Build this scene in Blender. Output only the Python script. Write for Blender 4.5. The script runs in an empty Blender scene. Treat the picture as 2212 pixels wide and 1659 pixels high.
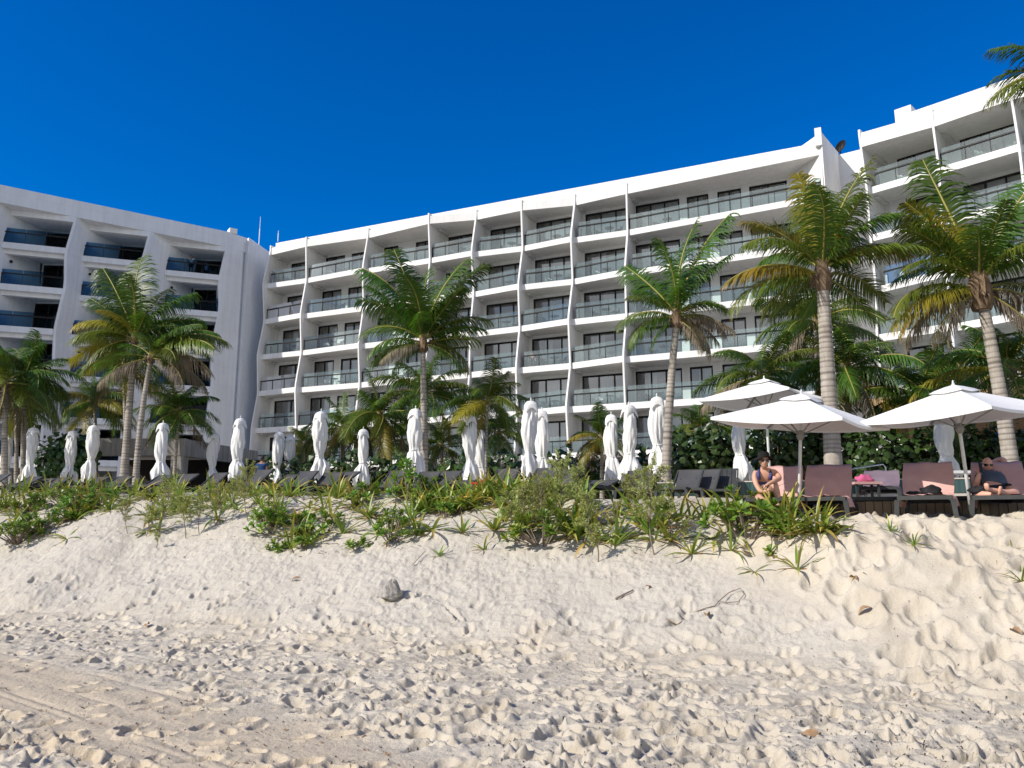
import bpy, bmesh, math, random
import numpy as np
from mathutils import Vector, Matrix, noise as mnoise

# ------------------------------------------------------------------ camera, sky, sun, exposure
SC = bpy.context.scene
COL = SC.collection
FPX, PITCH, CX, CY, EYE = 1722.0, math.radians(10.13), 1106.0, 829.5, 1.6   # photo measured on a 2212 x 1659 grid
cam = bpy.data.cameras.new('camera')
cam_o = bpy.data.objects.new('camera', cam)
COL.objects.link(cam_o)
cam.sensor_width = 36.0
cam.lens = 36.0 * FPX / 2212.0
cam.clip_end = 5000
cam_o.location = (0, 0, EYE)
cam_o.rotation_euler = (math.pi / 2 + PITCH, 0, 0)
SC.camera = cam_o

SUN_AZ = math.atan2(-0.88, -0.475)      # angle from +Y towards +X of the direction TO the sun
SUN_EL = math.radians(35.5)
sd = Vector((math.sin(SUN_AZ) * math.cos(SUN_EL), math.cos(SUN_AZ) * math.cos(SUN_EL), math.sin(SUN_EL)))
sun = bpy.data.lights.new('sun', 'SUN')
sun.energy = 4.9
sun.angle = math.radians(0.53)
sun.color = (1.0, 0.945, 0.86)
sun_o = bpy.data.objects.new('sun', sun)
COL.objects.link(sun_o)
sun_o.location = (-30, -20, 40)
sun_o.rotation_euler = sd.to_track_quat('Z', 'Y').to_euler()

W = bpy.data.worlds.new('World')
SC.world = W
W.use_nodes = True
nt = W.node_tree
nt.nodes.clear()
N = nt.nodes.new
L = nt.links.new
out = N('ShaderNodeOutputWorld'); bg = N('ShaderNodeBackground')
sky = N('ShaderNodeTexSky'); sky.sky_type = 'NISHITA'; sky.sun_disc = False
sky.sun_elevation = SUN_EL; sky.sun_rotation = SUN_AZ % (2 * math.pi)
sky.air_density = 1.0; sky.dust_density = 0.5; sky.ozone_density = 3.2; sky.altitude = 300
hs = N('ShaderNodeHueSaturation'); hs.inputs['Saturation'].default_value = 1.54; hs.inputs['Value'].default_value = 1.44; hs.inputs['Hue'].default_value = 0.515
tc = N('ShaderNodeTexCoord'); sep = N('ShaderNodeSeparateXYZ')
mp = N('ShaderNodeMapping'); mp.inputs['Scale'].default_value = (2.2, 2.2, 5.5)
nz = N('ShaderNodeTexNoise'); nz.inputs['Scale'].default_value = 1.6; nz.inputs['Detail'].default_value = 7; nz.inputs['Roughness'].default_value = 0.58
rp = N('ShaderNodeMapRange'); rp.inputs[1].default_value = 0.12; rp.inputs[2].default_value = 0.38
ry = N('ShaderNodeMapRange'); ry.inputs[1].default_value = -0.10; ry.inputs[2].default_value = -0.30
mu = N('ShaderNodeMath'); mu.operation = 'MULTIPLY'
mx = N('ShaderNodeMix'); mx.data_type = 'RGBA'
cr_ = N('ShaderNodeValToRGB'); cr_.color_ramp.elements[0].position = .36; cr_.color_ramp.elements[0].color = (4.2, 4.8, 5.6, 1); cr_.color_ramp.elements[1].position = .62; cr_.color_ramp.elements[1].color = (11, 11, 11, 1)
L(nz.outputs['Fac'], cr_.inputs[0]); L(cr_.outputs[0], mx.inputs[7])      # sunlit clouds over the sea, behind the camera
L(tc.outputs['Generated'], sep.inputs[0]); L(tc.outputs['Generated'], mp.inputs[0]); L(mp.outputs[0], nz.inputs['Vector'])
L(nz.outputs['Fac'], rp.inputs[0]); L(sep.outputs['Y'], ry.inputs[0])
rz_ = N('ShaderNodeMapRange'); rz_.inputs[1].default_value = 0.60; rz_.inputs[2].default_value = 0.46; L(sep.outputs['Z'], rz_.inputs[0])
mu2 = N('ShaderNodeMath'); mu2.operation = 'MULTIPLY'; L(ry.outputs[0], mu2.inputs[0]); L(rz_.outputs[0], mu2.inputs[1])
L(rp.outputs[0], mu.inputs[0]); L(mu2.outputs[0], mu.inputs[1])
L(sky.outputs[0], hs.inputs['Color']); L(hs.outputs[0], mx.inputs[6]); L(mu.outputs[0], mx.inputs[0])
L(mx.outputs[2], bg.inputs['Color']); L(bg.outputs[0], out.inputs[0])
bg.inputs['Strength'].default_value = 0.10
SC.view_settings.view_transform = 'Standard'
SC.view_settings.look = 'None'
SC.view_settings.exposure = 0.12
SC.view_settings.gamma = 1.0
SC.cycles.max_bounces = 8
SC.cycles.transparent_max_bounces = 24
SC.cycles.caustics_reflective = False
SC.cycles.caustics_refractive = False

# ------------------------------------------------------------------ helpers
R = math.radians
def ray(px, py):
    u = (px - CX) / FPX; v = (CY - py) / FPX
    return (u, math.cos(PITCH) - v * math.sin(PITCH), math.sin(PITCH) + v * math.cos(PITCH))
def at(px, py, Y):                      # a point of the place seen in that direction, Y metres ahead
    r = ray(px, py); t = Y / r[1]
    return Vector((r[0] * t, Y, EYE + r[2] * t))
def at_z(px, py, z):
    r = ray(px, py); t = (z - EYE) / r[2]
    return Vector((r[0] * t, r[1] * t, z))
def xcam(P):
    d = P[1] * math.cos(PITCH) + (P[2] - EYE) * math.sin(PITCH)
    return CX + FPX * P[0] / max(d, .1)

class MB:
    def __init__(s): s.v = []; s.f = []; s.m = []; s.c = []; s.cur = 0; s.tint = 0.0
    def av(s, p, c=None):
        s.v.append((p[0], p[1], p[2])); s.c.append(s.tint if c is None else c); return len(s.v) - 1
    def face(s, idx): s.f.append(tuple(idx)); s.m.append(s.cur)
    def poly(s, pts, cs=None):
        s.face([s.av(p, None if cs is None else cs[i]) for i, p in enumerate(pts)])
    def loft(s, A, B):                  # two closed rings of equal length, capped
        n = len(A); a = [s.av(p) for p in A]; b = [s.av(p) for p in B]
        for i in range(n):
            j = (i + 1) % n; s.face((a[i], a[j], b[j], b[i]))
        s.face(a[::-1]); s.face(b)
    def prism(s, pl, z0, z1):
        s.loft([(p[0], p[1], z0) for p in pl], [(p[0], p[1], z1) for p in pl])
    def box(s, x0, x1, y0, y1, z0, z1): s.prism([(x0, y0), (x1, y0), (x1, y1), (x0, y1)], z0, z1)
    def bar(s, a, b, w, h, up=(0, 0, 1)):
        a = Vector(a); b = Vector(b); d = (b - a).normalized(); up = Vector(up)
        if abs(d.dot(up)) > .98: up = Vector((0, 1, 0))
        x = d.cross(up).normalized() * w / 2; y = x.cross(d).normalized() * h / 2
        s.loft([a - x - y, a + x - y, a + x + y, a - x + y], [b - x - y, b + x - y, b + x + y, b - x + y])
    def tube(s, path, rad, n=8, cap=True, cs=None):
        P = [Vector(p) for p in path]; k = len(P); rings = []
        ref = Vector((0.3, 0.9, 0.1))
        for i in range(k):
            d = (P[min(i + 1, k - 1)] - P[max(i - 1, 0)]).normalized()
            x = d.cross(ref)
            if x.length < 1e-3: x = d.cross(Vector((1, 0, 0)))
            x.normalize(); y = d.cross(x)
            r = rad[i] if hasattr(rad, '__len__') else rad
            c = s.tint if cs is None else cs[i]
            rings.append([s.av(P[i] + x * (r * math.cos(2 * math.pi * q / n)) + y * (r * math.sin(2 * math.pi * q / n)), c) for q in range(n)])
        for i in range(k - 1):
            for q in range(n):
                w = (q + 1) % n; s.face((rings[i][q], rings[i][w], rings[i + 1][w], rings[i + 1][q]))
        if cap: s.face(rings[0][::-1]); s.face(rings[-1])
    def grid(s, G, closed=False, cs=None):     # rows of points
        I = [[s.av(p, None if cs is None else cs[i][j]) for j, p in enumerate(r)] for i, r in enumerate(G)]
        m = len(G[0])
        for i in range(len(G) - 1):
            for j in range(m if closed else m - 1):
                k = (j + 1) % m; s.face((I[i][j], I[i][k], I[i + 1][k], I[i + 1][j]))
    def mesh(s, name, mats, smooth=False):
        me = bpy.data.meshes.new(name); me.from_pydata(s.v, [], s.f)
        for m in (mats if isinstance(mats, (list, tuple)) else [mats]): me.materials.append(m)
        if any(s.m): me.polygons.foreach_set('material_index', s.m)
        if any(s.c):
            at_ = me.attributes.new('tint', 'FLOAT', 'POINT'); at_.data.foreach_set('value', s.c)
        if smooth: me.polygons.foreach_set('use_smooth', [True] * len(s.f))
        me.update()
        return me
    def build(s, name, mats, parent=None, smooth=False):
        return link(name, s.mesh(name, mats, smooth), parent)

def link(name, data, parent=None, loc=None, rot=None, scale=None):
    o = bpy.data.objects.new(name, data); COL.objects.link(o)
    if parent: o.parent = parent
    if loc is not None: o.location = loc
    if rot is not None: o.rotation_euler = rot
    if scale is not None: o.scale = scale if hasattr(scale, '__len__') else (scale,) * 3
    return o
THINGS = []
def tag(o, label, cat, group=None, kind=None):
    o['label'] = label; o['category'] = cat
    if group: o['group'] = group
    if kind: o['kind'] = kind
    THINGS.append(o); return o
def thing(name, label, cat, loc=(0, 0, 0), rz=0, group=None):
    o = link(name, None, None, loc, (0, 0, rz)); o.empty_display_size = .2
    return tag(o, label, cat, group)
def struct(o): o['kind'] = 'structure'; return o
def copy_tree(o, parent=None):
    c = o.copy(); COL.objects.link(c)
    if parent is not None: c.parent = parent
    for ch in o.children: copy_tree(ch, c)
    return c
ORD = ['first', 'second', 'third', 'fourth', 'fifth', 'sixth', 'seventh', 'eighth', 'ninth', 'tenth', 'eleventh', 'twelfth', 'thirteenth', 'fourteenth',
       'fifteenth', 'sixteenth', 'seventeenth', 'eighteenth', 'nineteenth', 'twentieth']

# ------------------------------------------------------------------ materials
def mat(name, col, rough=.6, spec=.3, metal=0.0):
    m = bpy.data.materials.new(name); m.use_nodes = True
    b = m.node_tree.nodes['Principled BSDF']
    b.inputs['Base Color'].default_value = (*col, 1); b.inputs['Roughness'].default_value = rough
    b.inputs['Specular IOR Level'].default_value = spec; b.inputs['Metallic'].default_value = metal
    return m, m.node_tree, b
def nd(t, typ, **kw):
    n = t.nodes.new(typ)
    for k, v in kw.items(): setattr(n, k, v)
    return n
def coords(t, kind='Object', scale=(1, 1, 1)):
    c = nd(t, 'ShaderNodeTexCoord'); m = nd(t, 'ShaderNodeMapping'); m.inputs['Scale'].default_value = scale
    t.links.new(c.outputs[kind], m.inputs[0]); return m.outputs[0]
def noise(t, scale, detail=4, rough=.55, vec=None):
    n = nd(t, 'ShaderNodeTexNoise'); n.inputs['Scale'].default_value = scale; n.inputs['Detail'].default_value = detail; n.inputs['Roughness'].default_value = rough
    if vec is not None: t.links.new(vec, n.inputs['Vector'])
    return n.outputs['Fac']
def ramp(t, fac, stops):
    r = nd(t, 'ShaderNodeValToRGB'); e = r.color_ramp.elements
    while len(e) < len(stops): e.new(.5)
    for i, (p, c) in enumerate(stops): e[i].position = p; e[i].color = (*c, 1)
    t.links.new(fac, r.inputs[0]); return r.outputs[0]
def bump(t, b, h, strength=.3, dist=.02):
    n = nd(t, 'ShaderNodeBump'); n.inputs['Strength'].default_value = strength; n.inputs['Distance'].default_value = dist
    t.links.new(h, n.inputs['Height']); t.links.new(n.outputs[0], b.inputs['Normal'])
def mixc(t, f, a, b, mode='MIX'):
    n = nd(t, 'ShaderNodeMix', data_type='RGBA', blend_type=mode)
    for s, v in ((0, f), (6, a), (7, b)):
        if isinstance(v, (int, float)): n.inputs[s].default_value = v
        elif isinstance(v, tuple): n.inputs[s].default_value = (*v, 1)
        else: t.links.new(v, n.inputs[s])
    return n.outputs[2]
def attr(t, name='tint'):
    a = nd(t, 'ShaderNodeAttribute', attribute_name=name); return a.outputs['Fac']
def maprange(t, v, a, b, c=0.0, d=1.0):
    n = nd(t, 'ShaderNodeMapRange'); t.links.new(v, n.inputs[0])
    for i, q in enumerate((a, b, c, d)): n.inputs[i + 1].default_value = q
    return n.outputs[0]
def noisy(name, c1, c2, scale=3, rough=.7, spec=.2, bs=0, bscale=60, bdist=.01, vscale=(1, 1, 1), rnd=0, metal=0):
    m, t, b = mat(name, c1, rough, spec, metal)
    v = coords(t, 'Object', vscale)
    c = ramp(t, noise(t, scale, 5, .6, v), [(.32, c1), (.68, c2)])
    if rnd:
        oi = nd(t, 'ShaderNodeObjectInfo'); h = nd(t, 'ShaderNodeHueSaturation')
        t.links.new(maprange(t, oi.outputs['Random'], 0, 1, 1 - rnd, 1 + rnd), h.inputs['Value']); t.links.new(c, h.inputs['Color']); c = h.outputs[0]
    t.links.new(c, b.inputs['Base Color'])
    if bs: bump(t, b, noise(t, bscale, 3, .6, v), bs, bdist)
    return m
M = {}
# stucco: off-white with faint rain streaks and panel joints
def stucco(name, a, bb):
    m, t, b = mat(name, a, .85, .15)
    v = coords(t, 'Object'); vs = coords(t, 'Object', (1.3, 1.3, .10))
    c = ramp(t, noise(t, .7, 6, .65, v), [(.3, a), (.7, bb)])
    st = ramp(t, noise(t, 2.2, 5, .6, vs), [(.38, (.86, .85, .83)), (.6, (1, 1, 1))])
    c = mixc(t, .55, c, st, 'MULTIPLY')
    sx = nd(t, 'ShaderNodeSeparateXYZ'); cx_ = nd(t, 'ShaderNodeCombineXYZ'); t.links.new(coords(t, 'Object'), sx.inputs[0]); t.links.new(sx.outputs[0], cx_.inputs[0]); t.links.new(sx.outputs[2], cx_.inputs[1])
    bk = nd(t, 'ShaderNodeTexBrick'); bk.offset = .5; t.links.new(cx_.outputs[0], bk.inputs['Vector'])
    for k_, v_ in (('Scale', 1), ('Mortar Size', .012), ('Brick Width', 2.9), ('Row Height', 1.65), ('Mortar Smooth', .4)): bk.inputs[k_].default_value = v_
    bk.inputs['Color1'].default_value = (1, 1, 1, 1); bk.inputs['Color2'].default_value = (.975, .975, .97, 1); bk.inputs['Mortar'].default_value = (.84, .83, .81, 1)
    c = mixc(t, .8, c, bk.outputs[0], 'MULTIPLY')
    t.links.new(c, b.inputs['Base Color']); bump(t, b, noise(t, 45, 3, .6, v), .12, .01)
    return m
M['white'] = stucco('white_stucco', (.745, .735, .71), (.79, .78, .76))
M['pier'] = stucco('shade_tinted_stucco', (.66, .68, .71), (.73, .75, .775))  # white stucco for the shaded wing, cool shade tint put into the colour
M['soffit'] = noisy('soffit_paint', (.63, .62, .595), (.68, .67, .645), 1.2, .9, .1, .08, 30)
M['dark'] = noisy('dark_bronze_metal', (.011, .010, .010), (.018, .016, .015), 8, .5, .22)
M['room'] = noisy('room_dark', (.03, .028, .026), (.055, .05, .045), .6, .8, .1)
M['curtain'] = noisy('sheer_curtain', (.70, .71, .71), (.80, .81, .80), 1.5, .9, .1, vscale=(6, 6, .2))
M['drape'] = noisy('grey_drape', (.018, .019, .02), (.035, .036, .038), 1.5, .9, .1, vscale=(6, 6, .2))
def glassmat(name, tint, refl, edge, rough=0.0):
    m = bpy.data.materials.new(name); m.use_nodes = True; t = m.node_tree; t.nodes.clear()
    o = nd(t, 'ShaderNodeOutputMaterial'); tr = nd(t, 'ShaderNodeBsdfTransparent'); gl = nd(t, 'ShaderNodeBsdfGlossy')
    tr.inputs[0].default_value = (*tint, 1); gl.inputs['Roughness'].default_value = rough
    lw = nd(t, 'ShaderNodeLayerWeight'); lw.inputs[0].default_value = edge
    f = maprange(t, lw.outputs['Fresnel'], 0, 1, refl, 1.0)
    v = coords(t, 'Object'); bp = nd(t, 'ShaderNodeBump'); bp.inputs['Strength'].default_value = .03; bp.inputs['Distance'].default_value = .05
    t.links.new(noise(t, .9, 2, .5, v), bp.inputs['Height']); t.links.new(bp.outputs[0], gl.inputs['Normal'])
    mx = nd(t, 'ShaderNodeMixShader'); t.links.new(f, mx.inputs[0]); t.links.new(tr.outputs[0], mx.inputs[1]); t.links.new(gl.outputs[0], mx.inputs[2])
    t.links.new(mx.outputs[0], o.inputs[0]); return m
M['pane'] = glassmat('window_glass', (.66, .71, .72), .26, .30)
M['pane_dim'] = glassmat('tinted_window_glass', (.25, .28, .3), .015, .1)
M['balus_d'] = glassmat('shade_darkened_balustrade_glass', (.40, .58, .72), .0, .08)  # balustrade glass copy; dark interior behind and missing reflection put into its tint
M['balus'] = glassmat('balustrade_glass', (.84, .94, .93), .15, .28)
# foliage
def leafmat(name, c1, c2, tip, rough=.42, trans=.35, rnd=.22, tipstart=.75, lowsat=False):
    m = bpy.data.materials.new(name); m.use_nodes = True; t = m.node_tree; t.nodes.clear()
    o = nd(t, 'ShaderNodeOutputMaterial'); b = nd(t, 'ShaderNodeBsdfPrincipled'); tl = nd(t, 'ShaderNodeBsdfTranslucent')
    b.inputs['Roughness'].default_value = rough; b.inputs['Specular IOR Level'].default_value = .4
    v = coords(t, 'Object')
    c = ramp(t, noise(t, 2.3, 4, .6, v), [(.3, c1), (.7, c2)])
    a = attr(t)
    c = mixc(t, maprange(t, a, tipstart, 1.0), c, tip)
    oi = nd(t, 'ShaderNodeObjectInfo'); h = nd(t, 'ShaderNodeHueSaturation')
    t.links.new(maprange(t, oi.outputs['Random'], 0, 1, 1 - rnd, 1 + rnd), h.inputs['Value'])
    t.links.new(maprange(t, oi.outputs['Random'], 0, 1, .485, .515), h.inputs['Hue'])
    t.links.new(c, h.inputs['Color']); c = h.outputs[0]
    t.links.new(c, b.inputs['Base Color'])
    tc_ = mixc(t, 1.0, c, (1.0, 1.05, .55), 'MULTIPLY'); t.links.new(tc_, tl.inputs[0])
    mx = nd(t, 'ShaderNodeMixShader'); mx.inputs[0].default_value = trans
    t.links.new(b.outputs[0], mx.inputs[1]); t.links.new(tl.outputs[0], mx.inputs[2]); t.links.new(mx.outputs[0], o.inputs[0])
    return m
M['palm_g'] = leafmat('palm_leaf_green', (.046, .105, .013), (.10, .18, .019), (.19, .21, .04), tipstart=.85)
M['palm_y'] = leafmat('palm_leaf_yellowing', (.20, .20, .022), (.36, .27, .03), (.34, .18, .05))
M['palm_d'] = leafmat('palm_leaf_dry', (.15, .115, .075), (.26, .21, .15), (.30, .26, .21), .7, .2)
M['palm_m'] = leafmat('palm_leaf_olive', (.080, .120, .013), (.145, .185, .022), (.28, .24, .05))
M['rachis'] = noisy('palm_midrib', (.20, .19, .035), (.32, .27, .06), 4, .5, .4)
M['fibre'] = noisy('palm_fibre', (.10, .065, .038), (.24, .17, .11), 9, .9, .1, .5, 40, .02, (1, 1, .3))
M['lily'] = leafmat('lily_leaf', (.15, .235, .034), (.25, .335, .058), (.50, .42, .10), .36, .28, .2, .72)
M['lily_y'] = leafmat('lily_leaf_pale', (.26, .29, .045), (.38, .37, .06), (.55, .36, .10), .4, .28, .2, .55)
M['lily_d'] = leafmat('lily_leaf_dead', (.34, .20, .085), (.48, .31, .14), (.40, .24, .12), .8, .15, .2)
M['scae'] = leafmat('scaevola_leaf', (.085, .185, .018), (.16, .28, .034), (.26, .34, .06), .34, .3, .18, .7)
M['scae_y'] = leafmat('scaevola_leaf_pale', (.20, .28, .036), (.31, .36, .055), (.44, .40, .08), .36, .3, .18, .7)
M['feath'] = leafmat('bay_cedar_leaf', (.27, .31, .085), (.39, .42, .13), (.46, .46, .2), .6, .3, .15, .6)
M['grape'] = leafmat('sea_grape_leaf', (.022, .055, .012), (.052, .095, .020), (.09, .13, .03), .28, .15, .2, .7)
M['stem'] = noisy('woody_stem', (.16, .12, .09), (.28, .23, .18), 12, .9, .1)
# palm trunk with scar rings (attribute tint: 1 on a ring scar)
m, t, b = mat('palm_trunk', (.35, .31, .26), .85, .15)
v = coords(t, 'Object'); c = ramp(t, noise(t, 3.0, 6, .7, v), [(.25, (.27, .235, .195)), (.7, (.47, .43, .37))])
vv = coords(t, 'Object', (30, 30, 2)); c = mixc(t, .35, c, ramp(t, noise(t, 1.0, 3, .6, vv), [(.35, (.55, .5, .45)), (.6, (1, 1, 1))]), 'MULTIPLY')
c = mixc(t, attr(t), c, (.09, .07, .055)); t.links.new(c, b.inputs['Base Color']); bump(t, b, noise(t, 26, 4, .6, v), .35, .02); M['trunk'] = m
# cloth
def cloth(name, c1, c2, trans=.25, rough=.85, bs=.15, bscale=40, spec=.1):
    m = bpy.data.materials.new(name); m.use_nodes = True; t = m.node_tree; t.nodes.clear()
    o = nd(t, 'ShaderNodeOutputMaterial'); b = nd(t, 'ShaderNodeBsdfPrincipled'); tl = nd(t, 'ShaderNodeBsdfTranslucent')
    b.inputs['Roughness'].default_value = rough; b.inputs['Specular IOR Level'].default_value = spec
    v = coords(t, 'Object'); c = ramp(t, noise(t, 2.5, 5, .6, v), [(.3, c1), (.7, c2)])
    t.links.new(c, b.inputs['Base Color']); t.links.new(c, tl.inputs[0]); bump(t, b, noise(t, bscale, 3, .6, v), bs, .01)
    mx = nd(t, 'ShaderNodeMixShader'); mx.inputs[0].default_value = trans
    t.links.new(b.outputs[0], mx.inputs[1]); t.links.new(tl.outputs[0], mx.inputs[2]); t.links.new(mx.outputs[0], o.inputs[0]); return m
M['canvas'] = cloth('white_canvas', (.80, .79, .76), (.86, .855, .83), .16, bs=.10, bscale=14)
M['towel'] = cloth('pink_towel', (.56, .33, .295), (.65, .40, .36), .04, .95, .6, 70)
M['towel_p'] = cloth('mauve_towel', (.16, .12, .15), (.22, .17, .2), .05, .95, .5, 70)
M['sling'] = cloth('charcoal_sling', (.060, .060, .064), (.085, .085, .088), .04, .75, .1, 120)
M['frame'] = noisy('charcoal_frame', (.035, .037, .036), (.055, .057, .055), 6, .45, .4)
M['pole'] = noisy('pole_white_metal', (.62, .62, .60), (.72, .72, .70), 5, .35, .4)
M['rib'] = noisy('umbrella_rib_grey', (.25, .24, .22), (.33, .32, .30), 5, .5, .3)
M['bag_pink'] = cloth('hot_pink_bag', (.62, .10, .25), (.72, .2, .34), .2)
M['bag_red'] = cloth('red_bag', (.35, .015, .018), (.45, .03, .03), .05)
M['bag_black'] = cloth('black_bag', (.012, .012, .014), (.03, .03, .032), 0, .6)
M['chair'] = noisy('resin_chair_grey', (.07, .07, .072), (.12, .12, .125), 4, .5, .3)
M['chair_l'] = noisy('resin_chair_pale', (.42, .42, .41), (.52, .52, .50), 4, .5, .3)
M['steel'] = noisy('brushed_steel', (.55, .55, .55), (.65, .65, .65), 6, .25, .5, metal=.9)
# wood boards (vertical)
m, t, b = mat('weathered_boards', (.3, .22, .15), .75, .2)
v = coords(t, 'Object', (9, 9, .5)); va = coords(t, 'Object')
c = ramp(t, noise(t, 2.0, 6, .65, v), [(.28, (.16, .115, .075)), (.72, (.36, .27, .18))])
c = mixc(t, attr(t), c, (.42, .30, .18)); t.links.new(c, b.inputs['Base Color']); bump(t, b, noise(t, 5, 5, .7, v), .4, .01); M['wood'] = m
M['woodtan'] = noisy('tan_soffit_wood', (.42, .27, .14), (.52, .35, .20), 2, .6, .2, vscale=(1, 1, 14))
m, t, b = mat('board_marked_concrete', (.3, .29, .27), .9, .1)
v = coords(t, 'Object', (5, 5, .35)); c = ramp(t, noise(t, 1.6, 6, .7, v), [(.3, (.20, .185, .16)), (.7, (.42, .40, .365))])
t.links.new(c, b.inputs['Base Color']); bump(t, b, noise(t, 3, 5, .7, v), .4, .02); M['concrete'] = m
M['conc_l'] = noisy('pale_concrete', (.50, .46, .40), (.62, .57, .50), 2.2, .9, .1, .2, 25)
m, t, b = mat('pool_tile', (.05, .12, .12), .2, .5)
br = nd(t, 'ShaderNodeTexBrick'); t.links.new(coords(t, 'Object', (8, 8, 8)), br.inputs['Vector']); br.offset = 0
br.inputs['Color1'].default_value = (.018, .052, .052, 1); br.inputs['Color2'].default_value = (.045, .11, .105, 1); br.inputs['Mortar'].default_value = (.05, .07, .07, 1)
br.inputs['Scale'].default_value = 1; br.inputs['Mortar Size'].default_value = .03; br.inputs['Brick Width'].default_value = .4; br.inputs['Row Height'].default_value = .4
t.links.new(br.outputs[0], b.inputs['Base Color']); M['tile'] = m
M['rock'] = noisy('beach_rock', (.20, .185, .165), (.42, .395, .35), 9, .9, .15, .8, 18, .03)
M['skin'] = noisy('skin_tanned', (.50, .27, .18), (.58, .33, .23), 6, .5, .35)
M['skin_r'] = noisy('skin_ruddy', (.60, .31, .22), (.66, .37, .27), 6, .5, .35)
M['skin_b'] = noisy('skin_brown', (.15, .075, .045), (.19, .10, .06), 6, .5, .35)
M['hat'] = noisy('black_felt', (.010, .010, .011), (.02, .02, .02), 9, .9, .1)
M['hair'] = noisy('dark_hair', (.012, .010, .009), (.025, .02, .018), 20, .6, .3)
M['lens'] = mat('sunglass_lens', (.006, .006, .007), .08, .6)[0]
M['swim'] = noisy('navy_patterned_swimsuit', (.015, .02, .09), (.10, .10, .28), 22, .6, .3)
M['tee'] = cloth('slate_tee_shirt', (.07, .09, .125), (.11, .13, .17), 0, .9, .3, 30)
M['tee_b'] = cloth('blue_tee_shirt', (.018, .045, .12), (.03, .065, .16), 0, .9, .3, 30)
M['tee_w'] = cloth('white_shirt', (.6, .6, .6), (.7, .7, .7), 0, .9, .3, 30)
M['shorts'] = cloth('dark_shorts', (.02, .022, .03), (.035, .037, .045), 0, .9, .3, 30)
M['phone'] = mat('phone_black', (.008, .008, .01), .6, .2)[0]
M['dry'] = noisy('dry_leaf', (.22, .13, .07), (.38, .25, .14), 14, .8, .2)
M['weed'] = noisy('sea_wrack', (.025, .02, .018), (.06, .048, .04), 14, .85, .2)
# ------------------------------------------------------------------ the beach and dune (one sand sheet), the terrace behind it
rng = np.random.default_rng(7)
def vnoise(x, y, seed=0):
    xi = np.floor(x).astype(np.int64); yi = np.floor(y).astype(np.int64); fx = x - xi; fy = y - yi
    fx = fx * fx * fx * (fx * (fx * 6 - 15) + 10); fy = fy * fy * fy * (fy * (fy * 6 - 15) + 10)
    def hsh(a, b):
        h = (a * 374761393 + b * 668265263 + seed * 974711) & 0x7fffffff
        h = ((h ^ (h >> 13)) * 1274126177) & 0x7fffffff
        return ((h ^ (h >> 16)) & 0xffff) / 65535.0
    a = hsh(xi, yi); b = hsh(xi + 1, yi); c = hsh(xi, yi + 1); d = hsh(xi + 1, yi + 1)
    return (a + (b - a) * fx) + ((c + (d - c) * fx) - (a + (b - a) * fx)) * fy - .5
def fbm(x, y, seed, oct=4, g=.5):
    s = 0; a = 1.0
    for k in range(oct): s = s + a * vnoise(x, y, seed + k * 17); x = x * 2.03 + 3.1; y = y * 2.03 + 1.7; a *= g
    return s
def sst(a, b, x): q = np.clip((x - a) / (b - a), 0, 1); return q * q * (3 - 2 * q)
def dune_t(x, y): return (y - (10.4 - .42 * x)) * .922 + .5 * vnoise(x * .45 + 3, y * .1, 91)
def macro(x, y):
    x = np.asarray(x, float); y = np.asarray(y, float)
    t = dune_t(x, y)
    hl = np.interp(t, [-1, -.2, .5, 2.3, 3.6, 4.7, 5.6, 6.8, 60], [0, .02, .16, .98, 1.62, 2.12, 2.20, 2.16, 2.16])
    hr = np.interp(t, [-1, -.3, .5, 1.5, 2.6, 3.2, 4.2, 60], [0, .03, .22, .78, 1.42, 1.70, 1.74, 1.76])
    w = sst(3.2, 5.2, x + .5 * (y - 11))
    bmp = .22 * np.exp(-((x - 4.6) / .9) ** 2 - ((t - 2.3) / .8) ** 2)      # little plant-topped shoulder beside the sand path
    return hl * (1 - w) * (2.23 - .02 * np.clip(x, -20, 6)) / 2.2 + hr * w + bmp
def gz(x, y): return float(macro(np.array([x]), np.array([y]))[0])
def ground_at(px, py):                                          # walk along the line of sight until it meets the sand
    r = ray(px, py); lo = None
    for k in range(400):
        Y = 4 + k * .05; t = Y / r[1]
        if EYE + r[2] * t <= gz(r[0] * t, Y): return Vector((r[0] * t, Y, gz(r[0] * t, Y)))
    return None
def tz(x): return 2.2 - .02 * x                                # the terrace falls gently along the beach
RX0, RY0, RES, RNX, RNY = -19.0, 3.6, .02, 1700, 1000
HM = np.zeros((RNY, RNX), np.float32)
p0 = at_z(-60, 1425, 0); p1 = at_z(760, 1660, 0)                # the vehicle track in the lower left
tdir = (p1 - p0).normalized(); tnor = Vector((-tdir.y, tdir.x, 0))
gx, gy = np.meshgrid(RX0 + RES * np.arange(RNX), RY0 + RES * np.arange(RNY))
tm = dune_t(gx, gy)
trk = (gx - p0.x) * tnor.x + (gy - p0.y) * tnor.y
track = sst(1.0, .65, np.abs(trk + .25 + .35 * fbm(gx * .9, gy * .9, 5, 3)))
ramp_m = sst(3.4, 4.8, gx + .35 * (gy - 9)) * sst(-.3, .5, tm)            # soft sand path on the right
face = sst(.2, .9, tm) * (1 - ramp_m)
flat = (1 - sst(.15, 1.25, tm + 1.0 * fbm(gx * .8, gy * .8, 15, 3))) * (1 - track)
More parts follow.
